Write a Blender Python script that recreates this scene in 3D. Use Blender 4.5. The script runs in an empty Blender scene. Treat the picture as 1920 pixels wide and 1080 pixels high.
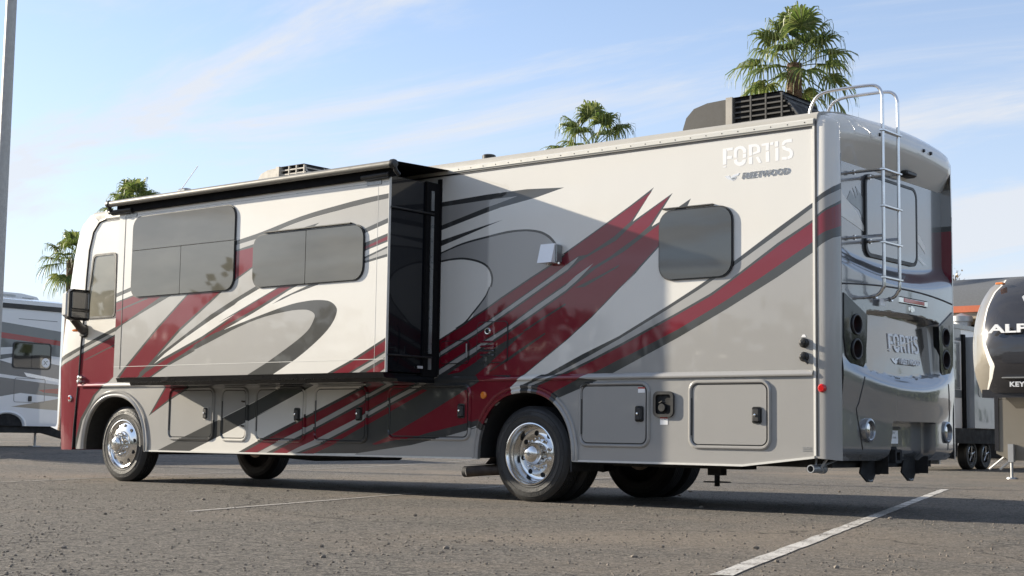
import bpy, bmesh, math, random
from math import sin, cos, pi, radians, sqrt
from mathutils import Vector, Matrix
from mathutils.geometry import delaunay_2d_cdt, tessellate_polygon
random.seed(7)
scene = bpy.context.scene
COL = scene.collection

SUN_E = 4.8; SKY_S = 0.115; EXPO = 1.1; AIR = 0.8; DUST = 0.8; OZONE = 2.2; VEILZ = 0.34
CL_ROT = 75; CL_SCALE = (0.62, 1.4, 0.0); CL_LOC = (4.3, 4.7, 0); CL_LOC2 = (2.9, 6.1, 0); CLOUD = (3.35, 3.43, 3.6, 1); VEIL0 = 0.22; VEIL1 = 0.82

# ------------------------------------------------------------------ camera
cam_data = bpy.data.cameras.new('camera')
cam = bpy.data.objects.new('camera', cam_data); COL.objects.link(cam)
cam_data.sensor_width = 36.0
cam_data.lens = 2780.0 / 1920.0 * 36.0
cam_data.clip_end = 3000.0
YAW, PITCH, ROLL = 0.68483, 0.09984, 0.01501
fwd = Vector((-sin(YAW) * cos(PITCH), cos(YAW) * cos(PITCH), sin(PITCH)))
rgt0 = Vector((cos(YAW), sin(YAW), 0)); up0 = rgt0.cross(fwd)
rgt = rgt0 * cos(ROLL) + up0 * sin(ROLL); upv = up0 * cos(ROLL) - rgt0 * sin(ROLL)
cam.matrix_world = Matrix(((rgt.x, upv.x, -fwd.x, 5.867), (rgt.y, upv.y, -fwd.y, -11.200),
                           (rgt.z, upv.z, -fwd.z, 0.622), (0, 0, 0, 1)))
scene.camera = cam

# ------------------------------------------------------------------ light
SUN_DIR = Vector((2.77, 0.76, -0.963)).normalized()          # the way the light travels
sun_el = math.asin(-SUN_DIR.z)
sun_data = bpy.data.lights.new('sun', 'SUN'); sun_data.energy = SUN_E; sun_data.angle = radians(0.6)
sun_data.color = (1.0, 0.90, 0.74)
sun = bpy.data.objects.new('sun', sun_data); COL.objects.link(sun)
sun.rotation_euler = SUN_DIR.to_track_quat('-Z', 'Y').to_euler()
sun.location = (-30, -10, 20)

world = bpy.data.worlds.new('World'); scene.world = world; world.use_nodes = True
nt = world.node_tree; nt.nodes.clear()
def wn(t, **k):
    n = nt.nodes.new(t)
    for a, b in k.items(): setattr(n, a, b)
    return n
w_out = wn('ShaderNodeOutputWorld'); w_bg = wn('ShaderNodeBackground'); w_bg.inputs['Strength'].default_value = SKY_S
sky = wn('ShaderNodeTexSky', sky_type='NISHITA', sun_disc=False)
sky.sun_elevation = sun_el
sky.sun_rotation = math.atan2(-SUN_DIR.x, -SUN_DIR.y)
sky.air_density = AIR; sky.dust_density = DUST; sky.ozone_density = OZONE; sky.altitude = 400
tc = wn('ShaderNodeTexCoord')
sep = wn('ShaderNodeSeparateXYZ'); nt.links.new(tc.outputs['Generated'], sep.inputs[0])
den = wn('ShaderNodeMath', operation='ADD'); nt.links.new(sep.outputs['Z'], den.inputs[0]); den.inputs[1].default_value = 0.12
den2 = wn('ShaderNodeMath', operation='MAXIMUM'); nt.links.new(den.outputs[0], den2.inputs[0]); den2.inputs[1].default_value = 0.06
dv = wn('ShaderNodeVectorMath', operation='DIVIDE'); nt.links.new(tc.outputs['Generated'], dv.inputs[0])
cmb = wn('ShaderNodeCombineXYZ')
for i in range(3): nt.links.new(den2.outputs[0], cmb.inputs[i])
nt.links.new(cmb.outputs[0], dv.inputs[1])
mp = wn('ShaderNodeMapping'); nt.links.new(dv.outputs[0], mp.inputs['Vector'])
mp.inputs['Rotation'].default_value = (0, 0, radians(CL_ROT)); mp.inputs['Scale'].default_value = CL_SCALE
mp.inputs['Location'].default_value = CL_LOC
n1 = wn('ShaderNodeTexNoise'); n1.inputs['Scale'].default_value = 1.0; n1.inputs['Detail'].default_value = 9
n1.inputs['Roughness'].default_value = 0.62; n1.inputs['Distortion'].default_value = 0.9
nt.links.new(mp.outputs[0], n1.inputs['Vector'])
mp2 = wn('ShaderNodeMapping'); nt.links.new(dv.outputs[0], mp2.inputs['Vector'])
mp2.inputs['Scale'].default_value = (0.35, 0.35, 0.0); mp2.inputs['Location'].default_value = CL_LOC2
n2 = wn('ShaderNodeTexNoise'); n2.inputs['Scale'].default_value = 1.0; n2.inputs['Detail'].default_value = 4
nt.links.new(mp2.outputs[0], n2.inputs['Vector'])
ramp = wn('ShaderNodeMapRange'); ramp.interpolation_type = 'SMOOTHSTEP'
ramp.inputs['From Min'].default_value = 0.42; ramp.inputs['From Max'].default_value = 0.72
nt.links.new(n1.outputs['Fac'], ramp.inputs['Value'])
ramp2 = wn('ShaderNodeMapRange'); ramp2.interpolation_type = 'SMOOTHSTEP'
ramp2.inputs['From Min'].default_value = 0.25; ramp2.inputs['From Max'].default_value = 0.56
nt.links.new(n2.outputs['Fac'], ramp2.inputs['Value'])
mul = wn('ShaderNodeMath', operation='MULTIPLY'); nt.links.new(ramp.outputs[0], mul.inputs[0]); nt.links.new(ramp2.outputs[0], mul.inputs[1])
low = wn('ShaderNodeMapRange'); low.interpolation_type = 'SMOOTHSTEP'      # thin high haze towards the horizon
low.inputs['From Min'].default_value = VEILZ; low.inputs['From Max'].default_value = -0.02
low.inputs['To Min'].default_value = VEIL0; low.inputs['To Max'].default_value = VEIL1
nt.links.new(sep.outputs['Z'], low.inputs['Value'])
addn = wn('ShaderNodeMath', operation='ADD', use_clamp=True); nt.links.new(mul.outputs[0], addn.inputs[0]); nt.links.new(low.outputs[0], addn.inputs[1])
fac = wn('ShaderNodeMath', operation='MULTIPLY'); nt.links.new(addn.outputs[0], fac.inputs[0]); fac.inputs[1].default_value = 0.88
mixc = wn('ShaderNodeMix', data_type='RGBA'); nt.links.new(fac.outputs[0], mixc.inputs['Factor'])
nt.links.new(sky.outputs[0], mixc.inputs['A']); mixc.inputs['B'].default_value = CLOUD      # thin ice cloud, evenly lit
nt.links.new(mixc.outputs['Result'], w_bg.inputs['Color']); nt.links.new(w_bg.outputs[0], w_out.inputs['Surface'])

vs = scene.view_settings
vs.view_transform = 'Standard'; vs.look = 'None'; vs.gamma = 1.0; vs.use_curve_mapping = False
vs.exposure = EXPO
scene.render.engine = 'CYCLES'
scene.render.resolution_x = 1024; scene.render.resolution_y = 576

# ------------------------------------------------------------------ materials
MATS = {}
def nodes_of(name):
    m = bpy.data.materials.new(name); m.use_nodes = True
    t = m.node_tree; b = t.nodes['Principled BSDF']; MATS[name] = m
    return m, t, b
def noise(t, scale, detail=4, rough=0.55, vec=None, dist=0.0):
    n = t.nodes.new('ShaderNodeTexNoise'); n.inputs['Scale'].default_value = scale
    n.inputs['Detail'].default_value = detail; n.inputs['Roughness'].default_value = rough
    n.inputs['Distortion'].default_value = dist
    if vec is not None: t.links.new(vec, n.inputs['Vector'])
    return n
def objvec(t):
    return t.nodes.new('ShaderNodeTexCoord').outputs['Object']
def mapped(t, vec, scale=(1, 1, 1)):
    m = t.nodes.new('ShaderNodeMapping'); m.inputs['Scale'].default_value = scale
    t.links.new(vec, m.inputs['Vector']); return m.outputs[0]
def maprange(t, src, a, b, c=0.0, d=1.0):
    r = t.nodes.new('ShaderNodeMapRange'); t.links.new(src, r.inputs['Value'])
    for k, v in zip(('From Min', 'From Max', 'To Min', 'To Max'), (a, b, c, d)): r.inputs[k].default_value = v
    return r.outputs[0]
def mixcol(t, fac, a, b):
    m = t.nodes.new('ShaderNodeMix'); m.data_type = 'RGBA'
    if isinstance(fac, float): m.inputs['Factor'].default_value = fac
    else: t.links.new(fac, m.inputs['Factor'])
    for k, v in (('A', a), ('B', b)):
        if isinstance(v, tuple): m.inputs[k].default_value = (*v, 1) if len(v) == 3 else v
        else: t.links.new(v, m.inputs[k])
    return m.outputs['Result']
def bump(t, b, src, strength, dist, coat=False):
    n = t.nodes.new('ShaderNodeBump'); n.inputs['Strength'].default_value = strength; n.inputs['Distance'].default_value = dist
    t.links.new(src, n.inputs['Height']); t.links.new(n.outputs[0], b.inputs['Normal'])
    if coat: t.links.new(n.outputs[0], b.inputs['Coat Normal'])
def paint(name, col, metallic=0.0, rough=0.35, coat=1.0, wav=1.0, dirt=0.25):
    """sprayed body paint under clear coat, faint panel waviness, a film of road dust"""
    m, t, b = nodes_of(name)
    v = objvec(t)
    dn = noise(t, 1.3, 6, 0.6, mapped(t, v, (1, 1, 0.35)))
    fine = noise(t, 90, 2, 0.5, v)
    f = maprange(t, dn.outputs['Fac'], 0.45, 0.85, 0.0, dirt)
    dust = tuple(min(1, c * 0.75 + 0.05) for c in col)
    c1 = mixcol(t, f, col, dust)
    c2 = mixcol(t, maprange(t, fine.outputs['Fac'], 0.3, 0.7, 0, 0.06), c1, tuple(c * 0.8 for c in col))
    t.links.new(c2, b.inputs['Base Color'])
    b.inputs['Metallic'].default_value = metallic; b.inputs['Roughness'].default_value = rough
    b.inputs['Specular IOR Level'].default_value = 0.12
    b.inputs['Coat Weight'].default_value = coat; b.inputs['Coat Roughness'].default_value = 0.025
    b.inputs['Coat IOR'].default_value = 1.55
    t.links.new(maprange(t, dn.outputs['Fac'], 0.3, 0.8, 0.015, 0.06), b.inputs['Coat Roughness'])
    w1 = noise(t, 1.6, 2, 0.5, mapped(t, v, (1, 1, 0.45)))
    bump(t, b, w1.outputs['Fac'], 0.25 * wav, 0.012, True)
    return m
def plain(name, col, rough=0.5, metallic=0.0, var=0.15, scale=12, bumpy=0.0, spec=0.5, coat=0.0):
    m, t, b = nodes_of(name); v = objvec(t)
    n = noise(t, scale, 5, 0.6, v)
    c = mixcol(t, maprange(t, n.outputs['Fac'], 0.3, 0.75), col, tuple(min(1, x * (1 - var) + 0.01 * var) for x in col))
    t.links.new(c, b.inputs['Base Color'])
    t.links.new(maprange(t, n.outputs['Fac'], 0.3, 0.7, max(0.02, rough * 0.8), min(1, rough * 1.2)), b.inputs['Roughness'])
    b.inputs['Metallic'].default_value = metallic; b.inputs['Specular IOR Level'].default_value = spec
    b.inputs['Coat Weight'].default_value = coat; b.inputs['Coat Roughness'].default_value = 0.03
    if bumpy: bump(t, b, noise(t, scale * 6, 3, 0.6, v).outputs['Fac'], bumpy, 0.01)
    return m
def emit(name, col, s):
    m, t, b = nodes_of(name); b.inputs['Base Color'].default_value = (*col, 1)
    b.inputs['Emission Color'].default_value = (*col, 1); b.inputs['Emission Strength'].default_value = s
    return m

paint('W', (0.72, 0.70, 0.65), 0.0, 0.4, dirt=0.12)
paint('S', (0.345, 0.338, 0.325), 0.15, 0.38, dirt=0.2)
paint('D', (0.045, 0.046, 0.046), 0.2, 0.35, dirt=0.2)
paint('R', (0.17, 0.006, 0.018), 0.1, 0.3, dirt=0.1)
paint('rear_silver', (0.27, 0.275, 0.28), 0.6, 0.2, wav=0.8)
paint('rear_panel_reflection', (0.24, 0.22, 0.195), 0.6, 0.14, wav=1.2)  # tan tint stands for vehicles mirrored in the silver panel
paint('gloss_black', (0.005, 0.006, 0.009), 0.0, 0.2, coat=0.6, wav=0.5, dirt=0.02)
paint('trailer_white', (0.72, 0.73, 0.74), 0.0, 0.35)
paint('trailer_grey', (0.13, 0.14, 0.15), 0.1, 0.3, wav=3)
paint('trailer_red', (0.30, 0.015, 0.02), 0.0, 0.3, wav=3)
paint('alpine_black', (0.03, 0.03, 0.034), 0.2, 0.2)
paint('alpine_tan', (0.23, 0.21, 0.175), 0.25, 0.3)  # tan darkened to hold the shadow another vehicle throws on this trailer
plain('rubber', (0.022, 0.022, 0.023), 0.62, var=0.4, scale=25, bumpy=0.15)
plain('tyre', (0.020, 0.020, 0.020), 0.55, var=-0.9, scale=7, bumpy=0.35)
plain('black_plastic', (0.02, 0.02, 0.021), 0.4, var=0.3)
plain('awning_black', (0.010, 0.010, 0.011), 0.85, spec=0.1)
plain('awning_vinyl', (0.20, 0.19, 0.165), 0.4)
plain('underbody', (0.018, 0.018, 0.018), 0.8, var=0.6, scale=6)
plain('rust_steel', (0.06, 0.045, 0.035), 0.7, 0.3, var=0.5)
plain('brake_disc', (0.40, 0.32, 0.25), 0.45, 0.6, var=0.5)
plain('roof_membrane', (0.40, 0.385, 0.35), 0.6, var=0.15, scale=4)
plain('rail_alu', (0.66, 0.64, 0.58), 0.35, 0.2, var=0.1)
plain('trim_white', (0.68, 0.67, 0.63), 0.35)
plain('chrome', (0.78, 0.77, 0.75), 0.15, 1.0, var=0.06, scale=5)
plain('ladder_alu', (0.72, 0.72, 0.72), 0.22, 1.0, var=0.1)
plain('decal_silver', (0.80, 0.81, 0.82), 0.25, 0.3)
plain('decal_grey', (0.30, 0.31, 0.31), 0.3, 0.5)
plain('decal_white', (0.88, 0.88, 0.88), 0.3, var=0.03)
plain('box_white', (0.86, 0.87, 0.88), 0.15, var=0.03, coat=1.0)
plain('dark_red_lens', (0.5, 0.01, 0.012), 0.12, coat=1.0)
paint('trailer_shade_blue', (0.30, 0.33, 0.36), 0.1, 0.35)  # bluish tint stands for the shade on the slide room's side
plain('sticker_red', (0.45, 0.06, 0.05), 0.5)
plain('red_lens', (0.55, 0.01, 0.012), 0.15, coat=1.0)
plain('amber_lens', (0.80, 0.22, 0.015), 0.2, coat=1.0)
plain('ac_shroud', (0.055, 0.052, 0.048), 0.55, var=0.3)
plain('ac_shroud_light', (0.42, 0.39, 0.34), 0.55, var=0.2)
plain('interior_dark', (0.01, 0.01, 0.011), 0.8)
plain('seat_grey', (0.10, 0.10, 0.11), 0.7)
plain('galvanised', (0.42, 0.43, 0.44), 0.4, 0.6)
plain('pole_paint', (0.44, 0.44, 0.42), 0.5, 0.1)
plain('roof_tile', (0.11, 0.115, 0.12), 0.8)
plain('fascia_orange', (0.55, 0.14, 0.06), 0.6)
plain('stucco', (0.42, 0.36, 0.28), 0.85)
plain('alu_mill', (0.5, 0.5, 0.5), 0.3, 0.8)
def glass_dark(name, col, rough=0.02):
    m, t, b = nodes_of(name); v = objvec(t)
    n = noise(t, 0.9, 3, 0.5, mapped(t, v, (1, 1, 3)))
    t.links.new(mixcol(t, maprange(t, n.outputs['Fac'], 0.35, 0.7), col, tuple(c * 1.5 for c in col)), b.inputs['Base Color'])
    b.inputs['Roughness'].default_value = rough; b.inputs['IOR'].default_value = 1.65
    b.inputs['Specular IOR Level'].default_value = 0.7
    bump(t, b, noise(t, 0.8, 2, 0.5, v).outputs['Fac'], 0.15, 0.01)
    return m
glass_dark('tint_glass', (0.035, 0.036, 0.034))
glass_dark('blind_glass', (0.095, 0.089, 0.073))
glass_dark('cab_glass', (0.20, 0.19, 0.155))  # pale base holds mirrored sky as well as blind colour
glass_dark('trailer_glass', (0.008, 0.009, 0.011))
glass_dark('mirror_glass', (0.03, 0.03, 0.032))
# asphalt with sand washed over it
m, t, b = nodes_of('asphalt'); v = objvec(t)
big = noise(t, 0.22, 6, 0.62, v, 0.6); mid = noise(t, 1.7, 6, 0.65, v); vor = t.nodes.new('ShaderNodeTexVoronoi')
vor.inputs['Scale'].default_value = 70; t.links.new(v, vor.inputs['Vector'])
vor2 = t.nodes.new('ShaderNodeTexVoronoi'); vor2.inputs['Scale'].default_value = 36; t.links.new(v, vor2.inputs['Vector'])
grain = noise(t, 190, 4, 0.7, v); speck = noise(t, 45, 6, 0.75, v)
base = mixcol(t, maprange(t, mid.outputs['Fac'], 0.3, 0.7), (0.112, 0.106, 0.098), (0.185, 0.171, 0.155))
agg = mixcol(t, maprange(t, vor.outputs['Color'], 0.25, 0.85), base, (0.40, 0.365, 0.32))
agg = mixcol(t, maprange(t, speck.outputs['Fac'], 0.52, 0.62), agg, (0.055, 0.053, 0.052))
sandf = t.nodes.new('ShaderNodeMath'); sandf.operation = 'MULTIPLY'
t.links.new(maprange(t, big.outputs['Fac'], 0.48, 0.68, 0.0, 1.0), sandf.inputs[0])
t.links.new(maprange(t, speck.outputs['Fac'], 0.62, 0.40, 0.15, 0.95), sandf.inputs[1])
spk2 = noise(t, 13, 8, 0.78, v); spk3 = noise(t, 26, 6, 0.8, v)
agg = mixcol(t, maprange(t, spk2.outputs['Fac'], 0.50, 0.60, 0.0, 0.75), agg, (0.045, 0.043, 0.042))  # dark specks in the dips stand for shade between stones
agg = mixcol(t, maprange(t, spk3.outputs['Fac'], 0.56, 0.66, 0.0, 0.8), agg, (0.42, 0.38, 0.33))
col = mixcol(t, sandf.outputs[0], agg, (0.40, 0.33, 0.26))
crk = t.nodes.new('ShaderNodeTexVoronoi'); crk.feature = 'DISTANCE_TO_EDGE'; crk.inputs['Scale'].default_value = 0.16
wv = t.nodes.new('ShaderNodeVectorMath'); wv.operation = 'ADD'; t.links.new(v, wv.inputs[0])
dn_ = noise(t, 0.7, 5, 0.7, v); t.links.new(dn_.outputs['Color'], wv.inputs[1]); t.links.new(wv.outputs[0], crk.inputs['Vector'])
col = mixcol(t, maprange(t, crk.outputs['Distance'], 0.0, 0.0035, 0.8, 0.0), col, (0.028, 0.026, 0.024))
t.links.new(col, b.inputs['Base Color']); b.inputs['Roughness'].default_value = 0.85
b.inputs['Specular IOR Level'].default_value = 0.3
hs = t.nodes.new('ShaderNodeMath'); hs.operation = 'ADD'
t.links.new(vor2.outputs['Distance'], hs.inputs[0]); t.links.new(grain.outputs['Fac'], hs.inputs[1])
hs2 = t.nodes.new('ShaderNodeMath'); hs2.operation = 'ADD'; t.links.new(hs.outputs[0], hs2.inputs[0])
t.links.new(maprange(t, speck.outputs['Fac'], 0.3, 0.7, 0.0, 1.2), hs2.inputs[1])
hs3 = t.nodes.new('ShaderNodeMath'); hs3.operation = 'ADD'; t.links.new(hs2.outputs[0], hs3.inputs[0])
t.links.new(maprange(t, spk2.outputs['Fac'], 0.35, 0.65, 1.6, 0.0), hs3.inputs[1])
bump(t, b, hs3.outputs[0], 1.0, 0.026)
# worn stall line paint
m, t, b = nodes_of('line_paint'); v = objvec(t)
n = noise(t, 60, 6, 0.75, v); n_ = noise(t, 3, 5, 0.6, v)
mx = t.nodes.new('ShaderNodeMath'); mx.operation = 'ADD'; t.links.new(n.outputs['Fac'], mx.inputs[0])
t.links.new(maprange(t, n_.outputs['Fac'], 0.3, 0.7, -0.10, 0.16), mx.inputs[1])
t.links.new(mixcol(t, maprange(t, mx.outputs[0], 0.50, 0.62), (0.52, 0.50, 0.46), (0.15, 0.135, 0.12)), b.inputs['Base Color'])
b.inputs['Roughness'].default_value = 0.8; bump(t, b, n.outputs['Fac'], 0.5, 0.006)
m, t, b = nodes_of('line_faded'); v = objvec(t)
n = noise(t, 40, 6, 0.75, v)
t.links.new(mixcol(t, maprange(t, n.outputs['Fac'], 0.42, 0.60), (0.40, 0.38, 0.35), (0.14, 0.125, 0.11)), b.inputs['Base Color'])
b.inputs['Roughness'].default_value = 0.85; bump(t, b, n.outputs['Fac'], 0.5, 0.006)
plain('gravel', (0.24, 0.205, 0.165), 0.9, var=0.7, scale=3)
# foliage
def leafmat(name, c1, c2, tr=0.25):
    m, t, b = nodes_of(name)
    g = t.nodes.new('ShaderNodeNewGeometry')
    t.links.new(mixcol(t, g.outputs['Random Per Island'], c1, c2), b.inputs['Base Color'])
    b.inputs['Roughness'].default_value = 0.45
    b.inputs['Subsurface Weight'].default_value = 0.0
    td = t.nodes.new('ShaderNodeBsdfTranslucent'); t.links.new(mixcol(t, g.outputs['Random Per Island'], tuple(min(1, c * 1.6) for c in c1), tuple(min(1, c * 1.6) for c in c2)), td.inputs['Color'])
    ms = t.nodes.new('ShaderNodeMixShader'); ms.inputs[0].default_value = tr
    o = t.nodes['Material Output']; t.links.new(b.outputs[0], ms.inputs[1]); t.links.new(td.outputs[0], ms.inputs[2]); t.links.new(ms.outputs[0], o.inputs['Surface'])
    return m
leafmat('palm_leaf', (0.07, 0.115, 0.022), (0.17, 0.19, 0.06), 0.35)
leafmat('palm_dead', (0.30, 0.22, 0.12), (0.22, 0.15, 0.08), 0.15)
leafmat('tree_leaf', (0.035, 0.055, 0.018), (0.07, 0.085, 0.03), 0.15)
plain('palm_bark', (0.20, 0.12, 0.07), 0.9, var=0.6, scale=14, bumpy=0.6)
plain('bark', (0.14, 0.11, 0.085), 0.9, var=0.5)

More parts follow.
